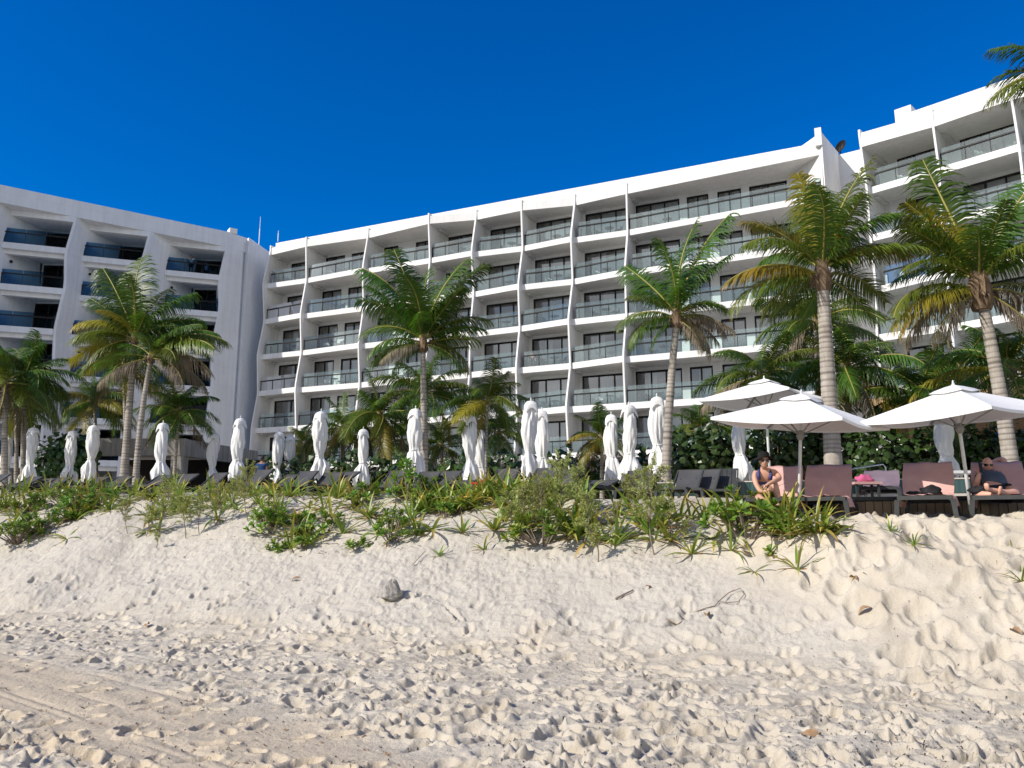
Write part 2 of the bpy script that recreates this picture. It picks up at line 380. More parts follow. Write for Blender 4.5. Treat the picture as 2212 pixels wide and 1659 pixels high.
# trampled lumps
HM += .90 * flat * (.030 * fbm(gx * 2.6, gy * 3.6, 11, 3) - .040 * np.sqrt(fbm(gx * 3.6, gy * 4.6, 21, 2, .5) ** 2 + .004) + .012 * fbm(gx * 14, gy * 14, 31, 3) + .007 * sst(.16, .30, fbm(gx * 9, gy * 10, 23, 2)))
HM += 1.3 * face * (.09 * fbm(gx * .9, gy * .9, 41, 3) + .017 * fbm(gx * 5, gy * 5, 43, 4, .64) - .014 * np.abs(fbm(gx * 6.5, gy * 6.5, 49, 3)) + 0.010 * sst(.16, .28, fbm(gx * 13, gy * 13, 44, 3)) - .016 * sst(.22, .34, fbm(gx * 3.1, gy * 5.5, 45, 3)) + .020 * fbm(gx * 17, gy * 17, 47, 2) * sst(-.2, .3, fbm(gx * 1.1, gy * 1.1, 48, 2)))
HM += 1.25 * ramp_m * (-.085 * np.abs(fbm(gx * 1.7, gy * 1.7, 51, 2)) + .02 * fbm(gx * 1.3, gy * 1.3, 53, 2) + .006 * fbm(gx * 12, gy * 12, 57, 2))
HM += track * (.006 * fbm(gx * 9, gy * 9, 61, 3) + .0045 * np.sin((trk + .08 * fbm(gx, gy, 62, 2)) * 21) * sst(-.3, .3, fbm(gx * .8, gy * .8, 63, 2)) - .02)
for (o_, d_, w_) in ((.42, .016, .035), (.55, .011, .03), (-.5, .014, .04), (-.95, .012, .03), (.05, .008, .025), (-1.35, .013, .04)):
    HM -= (d_ * np.exp(-((trk + o_ + .05 * fbm(gx * .5, gy * .5, 66, 2)) / w_) ** 2) * sst(-.25, .15, fbm(gx * .7, gy * .7, 67, 2)) * (1 - sst(-.3, .3, tm))).astype(np.float32)
# footprints: a hollow with a thrown-up rim
def stamp(x, y, ang, ln, wd, dep, rim=.4, sharp=1.0):
    n = int((ln * 1.9 + .06) / RES); ix = int((x - RX0) / RES); iy = int((y - RY0) / RES)
    if ix - n < 0 or iy - n < 0 or ix + n >= RNX or iy + n >= RNY: return
    a, b = np.meshgrid(np.arange(-n, n + 1) * RES, np.arange(-n, n + 1) * RES)
    u = a * math.cos(ang) + b * math.sin(ang); v = -a * math.sin(ang) + b * math.cos(ang)
    r = np.sqrt((u / ln) ** 2 + (v / (wd * (1 + .25 * np.sin(u / ln * 2)))) ** 2)
    pit = -dep * (1 - sst(.45, 1.0 + .25 / sharp, r)) * (1 + .35 * u / ln)
    rm = dep * rim * np.exp(-((r - 1.18) / .22) ** 2) * (.7 + .5 * np.sign(u))
    HM[iy - n:iy + n + 1, ix - n:ix + n + 1] += (pit + rm).astype(np.float32)
for k in range(5200):
    y = 4.2 + 13 * rng.random() ** 1.25; x = (rng.random() * 2 - 1) * .86 * y
    t = float(dune_t(np.array([x]), np.array([y]))[0])
    on_ramp = x + .35 * (y - 9) > 4.3 and t > -.2
    if t > 1.5 and not on_ramp: continue
    if .5 < t and not on_ramp and rng.random() < .55: continue
    d = abs((x - p0.x) * tnor.x + (y - p0.y) * tnor.y)
    if d < .8 and rng.random() < .85: continue
    if on_ramp:
        if rng.random() < .3: continue
        stamp(x, y, rng.random() * 6.28, .18 + .12 * rng.random(), .11 + .07 * rng.random(), .030 + .04 * rng.random(), .6, .9)
    else:
        s = .8 + .5 * rng.random()
        stamp(x, y, rng.normal(-.5, 1.0), .13 * s, .062 * s, .026 + .042 * rng.random(), .32, 1.6)
for k in range(11):                                             # tread marks left by one tyre
    q = at_z(380 + k * 15.5, 1457 + k * 5.9, 0); stamp(q.x, q.y, 1.0, .085, .032, .055, .25, 2)
for (px, py, s, a) in ((205, 1488, 1.1, .2), (395, 1533, 1.2, .3), (1215, 1580, 1.3, .2), (690, 1540, 1.1, .1), (520, 1555, 1.0, .2), (310, 1582, .9, -.3)):
    q = at_z(px, py, 0); stamp(q.x, q.y, a, .15 * s, .075 * s, .07, .35, 2)
q = ground_at(975, 1320)
for k in range(9): stamp(q.x - .1 + .03 * k, q.y + .22 - .055 * k, -1.1, .10, .04, .03, .7, 2)   # a drag mark down the dune foot
def hm(x, y):
    u = np.clip((x - RX0) / RES, 0, RNX - 1.01); v = np.clip((y - RY0) / RES, 0, RNY - 1.01)
    i = u.astype(int); j = v.astype(int); fu = u - i; fv = v - j
    return (HM[j, i] * (1 - fu) + HM[j, i + 1] * fu) * (1 - fv) + (HM[j + 1, i] * (1 - fu) + HM[j + 1, i + 1] * fu) * fv
NC, NR = 1250, 760
cs = np.linspace(-.84, .84, NC); ys = 4.0 * (24.5 / 4.0) ** np.linspace(0, 1, NR)
X = cs[None, :] * ys[:, None] * 1.0; Y = np.repeat(ys[:, None], NC, 1)
Z = macro(X, Y) + hm(X, Y) + .004 * fbm(X * 30, Y * 30, 71, 2)
Z = np.where(dune_t(X, Y) > 7.6, .5, Z)                       # under the terrace
co = np.stack([X, Y, Z], -1).reshape(-1, 3).astype(np.float32)
idx = np.arange(NC * NR).reshape(NR, NC)
fc = np.stack([idx[:-1, :-1], idx[:-1, 1:], idx[1:, 1:], idx[1:, :-1]], -1).reshape(-1, 4)
me = bpy.data.meshes.new('sand_beach')
me.vertices.add(len(co)); me.vertices.foreach_set('co', co.ravel())
me.loops.add(len(fc) * 4); me.loops.foreach_set('vertex_index', fc.ravel().astype(np.int32))
me.polygons.add(len(fc)); me.polygons.foreach_set('loop_start', np.arange(0, len(fc) * 4, 4, dtype=np.int32)); me.polygons.foreach_set('loop_total', np.full(len(fc), 4, np.int32))
me.update(calc_edges=True)
trkv = (X - p0.x) * tnor.x + (Y - p0.y) * tnor.y
tan_m = sst(1.15, .5, np.abs(trkv + .25 + .5 * fbm(X * .7, Y * .7, 5, 4))) * .9 + .6 * np.exp(-((X - .35) / .35) ** 2 - ((dune_t(X, Y) - .75) / .35) ** 2)
a_ = me.attributes.new('tint', 'FLOAT', 'POINT'); a_.data.foreach_set('value', np.clip(tan_m, 0, 1).astype(np.float32).ravel())
a_ = me.attributes.new('dune', 'FLOAT', 'POINT'); a_.data.foreach_set('value', (sst(.2, 1.0, dune_t(X, Y)) * (1 - sst(3.4, 4.8, X + .35 * (Y - 9)))).astype(np.float32).ravel())
me.polygons.foreach_set('use_smooth', np.ones(len(fc), bool))
m, t, b = mat('beach_sand', (.6, .52, .42), .95, .12)
v = coords(t, 'Object')
c = ramp(t, noise(t, 1.1, 8, .68, v), [(.28, (.455, .393, .300)), (.5, (.54, .478, .378)), (.72, (.615, .555, .448))])
c = mixc(t, attr(t), c, (.56, .465, .335))
c = mixc(t, attr(t, 'dune'), c, mixc(t, .6, c, (.50, .468, .405)))
c = mixc(t, .5, c, ramp(t, noise(t, 170, 2, .7, v), [(.30, (.62, .58, .54)), (.52, (1, 1, 1))]), 'MULTIPLY')
t.links.new(c, b.inputs['Base Color'])
h1 = noise(t, 26, 6, .7, v)
bump(t, b, h1, .7, .03); M['sand'] = m
me.materials.append(m)
beach = struct(link('sand_beach', me))
g = MB(); g.poly([(-900, -300, -.06), (900, -300, -.06), (900, 900, -.06), (-900, 900, -.06)])
struct(g.build('ground', M['sand']))
# pool terrace: paved deck from the dune crest back to the hotel
g = MB()
edge = [(x, 10.4 - .42 * x + (7.3 if x < 3.3 else 6.2 if x < 3.6 else 5.45)) for x in (-90, -40, -19, -10, 0, 3.2)]
ter = [(-90, 55.5)] + edge[1:] + [(3.2, 15.2), (5.45, 14.13), (18.2, 10.55), (60, -9), (90, 20), (90, 120), (-90, 140)]
g.loft([(p[0], p[1], -.5) for p in ter], [(p[0], p[1], tz(p[0])) for p in ter])
M['paving'] = noisy('terrace_paving', (.30, .275, .24), (.40, .37, .33), 1.8, .85, .2, .1, 20)
struct(g.build('pool_terrace', M['paving']))
g = MB(); g.poly([(-900, -40, -.02), (900, -40, -.02), (900, -2500, -.02), (-900, -2500, -.02)][::-1])
m, t, b = mat('sea_water', (.01, .09, .11), .12, .5); bump(t, b, noise(t, .6, 5, .6, coords(t)), .4, .3)
struct(g.build('sea_water', m))
# ------------------------------------------------------------------ the hotel
ZB, FH, ST = 9.587, 3.3, .45            # underside of the lowest clear slab, storey, slab thickness
def slab_z(j): return ZB + FH * j
def lerp(a, b, t): return a + (b - a) * t
def win_line(parent, name_i, A, B, z0, z1, panes, style, seed):
    """A glazed opening from A to B (local plan), inside is to the left of A->B"""
    rnd = random.Random(seed)
    A = Vector((A[0], A[1], 0)); B = Vector((B[0], B[1], 0)); d = (B - A); ln = d.length; d.normalize(); n = Vector((-d.y, d.x, 0))
    fr = MB(); pn = MB(); cu = MB()
    def bx(mb, s0, s1, a, b_, za, zb):
        p = [A + d * s0 + n * a, A + d * s1 + n * a, A + d * s1 + n * b_, A + d * s0 + n * b_]
        mb.prism([(q.x, q.y) for q in p], za, zb)
    bx(fr, .003, .07, .0, .13, z0, z1); bx(fr, .07, .105, .0, .1, z0 + .06, z1 - .08); bx(fr, ln - .105, ln - .07, .0, .1, z0 + .06, z1 - .08); bx(fr, ln - .07, ln - .003, .0, .13, z0, z1); bx(fr, .07, ln - .07, .0, .13, z1 - .08, z1 - .004); bx(fr, .105, ln - .105, .0, .1, z1 - .12, z1 - .082); bx(fr, .07, ln - .07, .02, .13, z0 + .003, z0 + .06)
    pw = (ln - .14) / panes
    for k in range(1, panes): bx(fr, .07 + pw * k - .05, .07 + pw * k + .05, .01, .12, z0 + .06, z1 - .08)
    for k in range(panes):
        s0 = .07 + pw * k + (.035 if k else 0); s1 = .07 + pw * (k + 1) - (.035 if k < panes - 1 else 0)
        p = A + d * s0 + n * .07; q = A + d * s1 + n * .07
        pn.poly([(p.x, p.y, z0 + .06), (q.x, q.y, z0 + .06), (q.x, q.y, z1 - .08), (p.x, p.y, z1 - .08)])
    # curtains inside
    spans = []
    if style == 'sheer':
        r_ = rnd.random()
        spans = [(0, .16 + .12 * rnd.random(), 1), (.30 + .1 * rnd.random(), .97, 0)] if r_ < .45 else [(0, .24, 1), (.26, .44, 0), (.62, .98, 0)] if r_ < .7 else [(0, .3, 1), (.34, .70 + .2 * rnd.random(), 0)] if r_ < .88 else [(0, .2, 1), (.82, 1, 1)]
    else: spans = [(0, .16, 1), (.86, 1, 1)]
    for (a0, a1, k) in spans:
        cu.cur = k; rows = [[], []]; m_ = max(4, int((a1 - a0) * ln / .05))
        for i in range(m_ + 1):
            s = .08 + (ln - .16) * lerp(a0, a1, i / m_); w = .035 * math.sin(i * 1.9 + seed) + .02 * math.sin(i * .7)
            P = A + d * s + n * (.22 + w)
            rows[0].append((P.x, P.y, z0 + .02)); rows[1].append((P.x, P.y, z1 - .05))
        cu.grid(rows)
    f = fr.build('window', M['dark'], parent)
    pn.build('pane', M['pane' if style == 'sheer' else 'pane_dim'], f); cu.build('curtain', [M['curtain'], M['drape']], f, True)
    return f
def room(mb, A, B, depth, z0, z1):
    A = Vector((A[0], A[1], 0)); B = Vector((B[0], B[1], 0)); d = (B - A).normalized(); n = Vector((-d.y, d.x, 0))
    p = [A - d * .15 + n * .14, B + d * .15 + n * .14, B + d * .15 + n * depth, A - d * .15 + n * depth]
    a = [(q.x, q.y, z0) for q in p]; b_ = [(q.x, q.y, z1) for q in p]
    mb.poly([a[1], a[2], b_[2], b_[1]]); mb.poly([a[2], a[3], b_[3], b_[2]]); mb.poly([a[3], a[0], b_[0], b_[3]]); mb.poly(a); mb.poly(b_[::-1])
def railing(parent, path, z0, glass='balus'):
    """glass balustrade with a dark handrail along a local plan path"""
    rl = MB(); gl = MB()
    for i in range(len(path) - 1):
        A = Vector((*path[i], 0)); B = Vector((*path[i + 1], 0)); ln = (B - A).length
        if ln < .05: continue
        d = (B - A) / ln; n = Vector((d.y, -d.x, 0))
        rl.bar(A + n * .05 + Vector((0, 0, z0 + .86)), B + n * .05 + Vector((0, 0, z0 + .86)), .08, .085)
        k = max(1, round(ln / 1.45)); w = ln / k
        for q in range(k):
            p0 = A + d * (q * w + .012); p1 = A + d * ((q + 1) * w - .012)
            o = n * .012
            gl.loft([(p0.x, p0.y, z0 + .02), (p1.x, p1.y, z0 + .02), (p1.x + o.x, p1.y + o.y, z0 + .02), (p0.x + o.x, p0.y + o.y, z0 + .02)],
                    [(p0.x, p0.y, z0 + 1.2), (p1.x, p1.y, z0 + 1.2), (p1.x + o.x, p1.y + o.y, z0 + 1.2), (p0.x + o.x, p0.y + o.y, z0 + 1.2)])
            if q: rl.bar(p0 + n * .035 - d * .012 + Vector((0, 0, z0)), p0 + n * .035 - d * .012 + Vector((0, 0, z0 + .83)), .03, .03)
    A = Vector((*path[0], 0)); 
    rl.bar(A + Vector((0, 0, z0)), A + Vector((0, 0, z0 + .9)), .06, .06)
    r_ = rl.build('balcony_railing', M['dark'], parent); gl.build('glass_panel', M[glass], r_)
    return r_
ZK = [27.0, 26.4, 23.1, 19.8, 16.5, 13.2, 10.0, 6.6, 1.0]
def prof(tab, z):
    zz = ZK[::-1]; pp = ([tab[0]] + list(tab) + [tab[-1]])[::-1]
    if z <= zz[0]: return pp[0]
    for i in range(len(zz) - 1):
        if z <= zz[i + 1]:
            u = (z - zz[i]) / (zz[i + 1] - zz[i]); u = u * u * (3 - 2 * u) * .22 + u * .78
            return lerp(pp[i], pp[i + 1], u)
    return pp[-1]
BALC = []                                # where balcony furniture can stand: (world matrix, local point, floor, wing, bay)
def wing(name, label, A, ang, fins, tabs, bays, roof_back, x_par0, x_par1, floors=range(-1, 5), soff=26.05, seed=1, par_y=.78):
    rt = thing(name, label, 'hotel wing', (A[0], A[1], 2.0), ang)
    Z = lambda z: z - 2.0
    nb = len(fins) - 1
    for i, s in enumerate(fins):
        mb = MB(); zs = [2.0 + .5 * k for k in range(int((26.9 - 2) / .5) + 1)] + [26.95]
        ring = []
        for z in zs:
            y = -prof(tabs[i], z); ring.append([(s - .065, y, Z(z)), (s + .065, y, Z(z)), (s + .065, 3.6, Z(z)), (s - .065, 3.6, Z(z))])
        idx = [[mb.av(p) for p in r] for r in ring]
        for a in range(len(ring) - 1):
            for q in range(4): w = (q + 1) % 4; mb.face((idx[a][q], idx[a][w], idx[a + 1][w], idx[a + 1][q]))
        mb.face(idx[0][::-1]); mb.face(idx[-1]); mb.build('fin_wall', M['white'], rt)
    wall = MB(); inner = MB(); roof = MB()
    for b_ in range(nb):
        s0, s1 = fins[b_] + .068, fins[b_ + 1] - .068; depth = bays[b_][0]
        for j in floors:
            zb = slab_z(j); zt = zb + ST; zs = slab_z(j + 1) if j < 4 else soff
            pl, pr = prof(tabs[b_], zt), prof(tabs[b_ + 1], zt)
            il = .45 if (b_ + j) % 2 == 0 else .14; ir = .12
            yl, yr = -pl + il, -pr + ir
            yw = .1 * (zt + 1.4 - 17) + depth                     # back wall steps out towards the foot of the building
            sl = MB(); sl.prism([(s0, yl), (s1, yr), (s1, yw + .3), (s0, yw + .3)], Z(zb), Z(zt)); sl.build('balcony_slab', M['white'], rt)
            if j >= 0 or True:
                gl = (s0 + (.36 if il > .3 else .05), yl + .16 - (yl - yr) * 0 + .0)
                f_ = lambda s: lerp(yl, yr, (s - s0) / (s1 - s0)) + .13
                path = [(gl[0], f_(gl[0]) + .55), (gl[0], f_(gl[0])), (s1 - .03, f_(s1 - .03))] if il > .3 else [(gl[0], f_(gl[0])), (s1 - .03, f_(s1 - .03))]
                railing(rt, path, Z(zt))
            # back wall with openings
            zl = zt + 2.58; x = s0
            for wi, (a0, a1, pn) in enumerate(bays[b_][1]):
                w0, w1 = fins[b_] + a0, min(fins[b_] + a1, s1 - .06)
                if w0 - x > .02: wall.box(x, w0, yw, yw + .28, Z(zt) + .003, Z(zs) - .003)
                wall.box(w0, w1, yw, yw + .28, Z(zl), Z(zs) - .003)
                win_line(rt, 0, (w0, yw + .04), (w1, yw + .04), Z(zt) + .005, Z(zl) - .004, pn, 'sheer', seed * 1000 + b_ * 50 + j * 7 + wi)
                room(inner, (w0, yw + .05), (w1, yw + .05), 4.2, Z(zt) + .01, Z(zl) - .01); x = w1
            if s1 - x > .02: wall.box(x, s1, yw, yw + .28, Z(zt) + .003, Z(zs) - .003)
            # small downstand beam along the side of the balcony
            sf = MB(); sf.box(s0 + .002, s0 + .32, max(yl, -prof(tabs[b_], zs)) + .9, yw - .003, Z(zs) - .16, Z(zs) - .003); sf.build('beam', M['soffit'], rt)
            BALC.append((rt, (s0 + .5 * (s1 - s0), yl, yr, Z(zt)), (s0, s1), j, name, b_))
        # fascia over the top balcony
        pl, pr = prof(tabs[b_], 26.4) - .07, prof(tabs[b_ + 1], 26.4) - .07
        roof.prism([(s0, -pl), (s1, -pr), (s1, 4), (s0, 4)], Z(soff), Z(26.72))
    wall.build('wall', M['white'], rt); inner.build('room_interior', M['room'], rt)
    roof.prism([(x_par0, par_y), (x_par1, par_y), (x_par1, roof_back), (x_par0, roof_back)], Z(26.725), Z(27.5))
    roof.prism([(fins[0] - .02, 3.9), (fins[-1] + .02, 3.9), (fins[-1] + .02, roof_back - .2), (fins[0] - .02, roof_back - .2)], Z(24.0), Z(26.72))
    roof.prism([(fins[0], 8.4), (fins[-1], 8.4), (fins[-1], roof_back - .2), (fins[0], roof_back - .2)], Z(1.0), Z(23.99))
    roof.build('roof', M['white'], rt)
    return rt
MA, MANG = (8.1894, 55.187), -R(24.618)
mf = [-33.61, -29.2, -22.95, -16.54, -12.6, -8.49, -4.31, -.05, 13.55]
mt = [[-.55, .15, -.26, .33, .03, .55, .6], [-.12, -.38, .17, -.15, .4, .08, .5], [-.62, 0, -.3, .23, -.1, .35, .45], [.05, -.27, .12, -.25, .35, .0, .5],
      [-.8, -.07, -.47, .05, .1, .6, .75], [-.57, -.8, .03, -.2, .48, .25, .8], [-1.35, -.38, -.62, .4, .12, 1.08, .7], [-.92, -.9, 0, -.02, 1.0, .83, 1.0], [-.15, .05, .1, .2, .45, .5, .7]]
mb_ = [(2.1, [(.55, 4.2, 2)]), (2.1, [(.12, 2.25, 2), (2.97, 4.9, 2)]), (2.0, [(.25, 1.75, 2), (3.5, 6.1, 3)]), (2.1, [(.25, 3.75, 3)]), (2.1, [(.3, 3.9, 3)]),
       (2.15, [(.3, 4.0, 3)]), (2.2, [(.3, 4.05, 3)]), (2.15, [(.13, 3.5, 3), (4.05, 5.65, 2), (6.3, 8.0, 2), (8.57, 12.4, 3)])]
main_w = wing('hotel_wing', 'long white middle hotel wing with six rows of glass-railed balconies between wavy upright fins', MA, MANG, mf, mt, mb_, 15, -33.8, 13.62, seed=1, par_y=1.44)
# end wall of the middle wing and the plain link to the next wing
D_ = Vector((math.cos(MANG), math.sin(MANG)))
E0 = Vector(MA) + D_ * 13.72
E1 = at_z(1811, 331, 27.5); E2 = at_z(1872, 318, 27.2)
def wall_path(name, pts, z0, z1, th, m, parent=None, base=None):
    mb = MB()
    for i in range(len(pts) - 1):
        a, b_ = Vector(pts[i][:2]), Vector(pts[i + 1][:2]); d = (b_ - a).normalized(); n = Vector((-d.y, d.x)) * th
        mb.prism([a, b_, b_ + n, a + n], z0, z1)
    return mb.build(name, m, parent)
ew = MB(); p = [E0, Vector((E1.x, E1.y)), Vector((E1.x, E1.y)) + Vector((-2, 6)), E0 + Vector((-1.2, 4))]
inv = Matrix.LocRotScale(Vector((MA[0], MA[1], 2)), Matrix.Rotation(MANG, 3, 'Z').to_euler(), None).inverted()
ew.prism([tuple((inv @ Vector((q[0], q[1], 0)))[:2]) for q in p], -2, 25.55); ew.build('end_wall', M['white'], main_w)
kn = MB(); kn.box(13.3, 13.72, -.1, .75, 24.6, 25.85); kn.build('roof_upstand', M['white'], main_w)
link_w = thing('link_building', 'plain windowless cream wall joining the middle wing to the wing beyond the big ringed palm', 'building', (E1.x, E1.y, 2))
lk = MB(); q = [(0, 0), (E2.x - E1.x + 1.4, E2.y - E1.y - .4), (E2.x - E1.x + 5, E2.y - E1.y + 6), (-1.8, 7)]
lk.prism(q, -.5, 25.15); lk.build('wall', M['white'], link_w)
lk = MB(); lk.prism([(a * 1.0 + (0.02 if i == 0 else 0), b_ + .05) for i, (a, b_) in enumerate(q)], 25.153, 25.4); lk.build('parapet', M['white'], link_w)

# ---- the wing beyond (right): nearer, same build
RA, RANG = (22.086, 49.227), -R(44.99)
def on_plane(A, ang, px, py):
    r = ray(px, py); d = (math.cos(ang), math.sin(ang)); det = d[0] * (-r[1]) - d[1] * (-r[0])
    s = ((-A[0]) * (-r[1]) - (-A[1]) * (-r[0])) / det; t = (d[0] * (-A[1]) - d[1] * (-A[0])) / det
    return s, EYE + t * r[2]
r0 = on_plane(RA, RANG, 1872, 400)[0]; r1 = on_plane(RA, RANG, 2028, 393)[0]; r2 = on_plane(RA, RANG, 2201, 330)[0]
rf = [r0, r1, r2, r2 + 4.3, r2 + 8.6]
rtab = [[.55, .05, .1, -.1, .4, .3, .6], [0.1, -.25, .15, .25, .3, .5, .8], [.3, -.2, -.2, .1, .4, .5, .8], [-.4, -.1, -.3, .1, .2, .5, .8], [-.3, -.3, -.1, .1, .2, .6, .8]]
rb = [(2.2, [(1.0, 4.6, 3)]), (2.2, [(.6, 4.7, 3)]), (2.2, [(.5, 3.9, 3)]), (2.2, [(.5, 3.9, 3)])]
right_w = wing('hotel_wing', 'nearer white hotel wing rising behind the palms beside the big open parasol', RA, RANG, rf, rtab, rb, 14, r0 + 1.9, rf[-1] + .1, seed=5, soff=25.75, par_y=.55)
st = MB(); st.box(r0 + 1.9, r0 + 2.9, .54, 3, 25.503, 26.0); st.build('roof_upstand', M['white'], right_w)

# ---- the shaded wing at the left: angled recessed balconies between broad piers
LA, LANG = (-24.8192, 67.3220), R(35.45)
left_w = thing('hotel_wing', 'shaded white hotel wing with deep slanted balconies between broad piers', 'hotel wing', (LA[0], LA[1], 2.0), LANG)
def Ls(px, py): return on_plane(LA, LANG, px, py)[0]
zk = [27.0, 25.5, 22.8, 20.2, 16.6, 13.5, 9.0, 1.0]
lean = [0, 0, -.42, -.22, -.62, -.45, -.75, -.8]
def esh(z): return float(np.interp(-z, [-q for q in zk], lean))
e0 = [Ls(-8, 430), Ls(162, 455), Ls(322, 487), Ls(488, 523)]
e0[0] = e0[1] - (e0[2] - e0[1])
e0 = [e0[0] - (e0[2] - e0[1])] + e0
cb, sb = math.cos(R(-16.15)), math.sin(R(-16.15))
DB = Vector((cb, sb)); NB = Vector((-sb, cb))                     # along a balcony front, and into the room
wl = 4.4
lw_wall = MB(); lw_in = MB(); lamp = MB()
def plan(i, z):
    P1 = Vector((e0[i] + esh(z), 0)); P0 = P1 - DB * wl; Q = P0 + DB * (.47 * wl) + NB * 3.3; Rr = P1 + NB * 2.7 + DB * .0
    return P0, P1, Q, Rr
Zl = lambda z: z - 2.0
lev = [2.0, 6.29] + [slab_z(j) for j in range(0, 5)] + [25.4, 27.3]
for i in range(1, 5):
    zs_ = [2.0 + .6 * k for k in range(40)] + [25.9]
    # pier: fin edge of this bay, then the blank face back to where the next balcony begins
    last = None
    for z in zs_:
        P0, P1, Q, Rr = plan(i, z)
        if i < 4:
            n0, n1, nq, nr = plan(i + 1, z); ring = [(P1.x - .02, P1.y), (P1.x + .16, P1.y - .02), (n0.x, n0.y), (nq.x, nq.y), (nq.x - .3, nq.y + .8), (P1.x + .3, P1.y + 4.2), (Rr.x, Rr.y + 1.0), (P1.x - .02, P1.y + .2)]
        else:
            ring = [(P1.x - .02, P1.y), (P1.x + .18, P1.y - .02), (e0[4] + 1.72, .62), (e0[4] + 3.15, 2.6), (e0[4] + 3.65, 6), (P1.x + .3, P1.y + 6.2), (Rr.x, Rr.y + 1.0), (P1.x - .02, P1.y + .2)]
        ring = [(p[0], p[1], Zl(z)) for p in ring]
        if last is None: base = [lw_wall.av(p) for p in ring]; lw_wall.face(base[::-1])
        else:
            nxt = [lw_wall.av(p) for p in ring]
            for q in range(8): w = (q + 1) % 8; lw_wall.face((base[q], base[w], nxt[w], nxt[q]))
            base = nxt
        last = ring
    lw_wall.face(base)
    if i == 4: pass
    for j in range(-1, 5):
        zb = slab_z(j) - .05; zt = slab_z(j) + .42; zn = slab_z(j + 1) - .05 if j < 4 else 25.45
        P0, P1, Q, Rr = plan(i, zt)
        sl = MB(); sl.prism([P0 + DB * .0, P1 - DB * .03, Rr + NB * .6 - DB * .03, Q + NB * .6, Q], Zl(zb), Zl(zt))
        sl.prism([P0 + NB * .35, P1 + NB * .35 - DB * .03, P1 + NB * .75 - DB * .03, P0 + NB * .75 + DB * .3], Zl(zb - .34), Zl(zb - .003)); sl.build('balcony_slab', M['pier'], left_w)
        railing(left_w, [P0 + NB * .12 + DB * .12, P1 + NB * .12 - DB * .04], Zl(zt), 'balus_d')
        lw_wall.prism([Q + DB * .02, Q + DB * .12, Q + DB * .12 + NB * .4, Q + DB * .02 + NB * .4], Zl(zt) + .003, Zl(zn) - .003)
        zl = zn - .12
        lw_wall.prism([Q + DB * .122, Rr, Rr + NB * .3, Q + DB * .122 + NB * .3], Zl(zl), Zl(zn) - .003)
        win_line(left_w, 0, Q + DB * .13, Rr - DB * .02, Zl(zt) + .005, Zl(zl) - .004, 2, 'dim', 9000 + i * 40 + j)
        room(lw_in, Q + DB * .4, Rr - DB * .3, 4.0, Zl(zt) + .01, Zl(zl) - .01)
        c_ = P0 + DB * (.10 * wl) + NB * (.22 * 3.3 * 1.0); lx = P0.lerp(Q, .22)
        lp = MB(); dq = (Q - P0).normalized(); nn = Vector((dq.y, -dq.x))
        lp.loft([(*(lx - dq * .09 + nn * .005), Zl(zt) + 1.9), (*(lx + dq * .09 + nn * .005), Zl(zt) + 1.9), (*(lx + dq * .09 + nn * .12), Zl(zt) + 1.9), (*(lx - dq * .09 + nn * .12), Zl(zt) + 1.9)],
                [(*(lx - dq * .09 + nn * .005), Zl(zt) + 2.08), (*(lx + dq * .09 + nn * .005), Zl(zt) + 2.08), (*(lx + dq * .09 + nn * .12), Zl(zt) + 2.08), (*(lx - dq * .09 + nn * .12), Zl(zt) + 2.08)])
        lp.build('wall_lamp', M['dark'], left_w)
    P0, P1, Q, Rr = plan(i, 25.6)
    fs = MB(); fs.prism([P0, P1 - DB * .03, Rr + NB * .6 - DB * .03, Q + NB * .6, Q], Zl(25.45), Zl(25.9)); fs.build('fascia', M['pier'], left_w)
lw_wall.build('wall', M['pier'], left_w); lw_in.build('room_interior', M['room'], left_w)
pr = MB(); x0, x1 = e0[1] - 6, e0[4] + .2
pr.prism([(x0, .06), (x1, .06), (x1 + 1.9, .72), (x1 + 3.2, 2.7), (x1 + 3.7, 6.1), (x1, 16), (x0, 16)], Zl(25.903), Zl(27.3)); 
pr.prism([(x0, 5.6), (x1 + 1.0, 5.6), (x1, 15.8), (x0, 15.8)], 0, Zl(25.9)); pr.build('roof', M['pier'], left_w)
kn = MB(); kn.box(x1 + .1, x1 + .75, .1, .9, Zl(27.303), Zl(27.75)); kn.build('roof_upstand', M['white'], left_w)
# filler between the shaded wing and the middle wing
fw = thing('link_building', 'narrow plain wall in the corner where the shaded wing meets the middle wing', 'building', (-24.5, 75.5, 2))
mb = MB()
fa, fb = at_z(538, 513, 27.25) - Vector((-24.5, 75.5, 0)), at_z(592, 551, 27.25) - Vector((-24.5, 75.5, 0))
mb.prism([(fa.x, fa.y), (fb.x, fb.y), (fb.x - 1, fb.y + 4), (fa.x - 4, fa.y + 4)], 0, 25.24); mb.build('wall', M['pier'], fw)

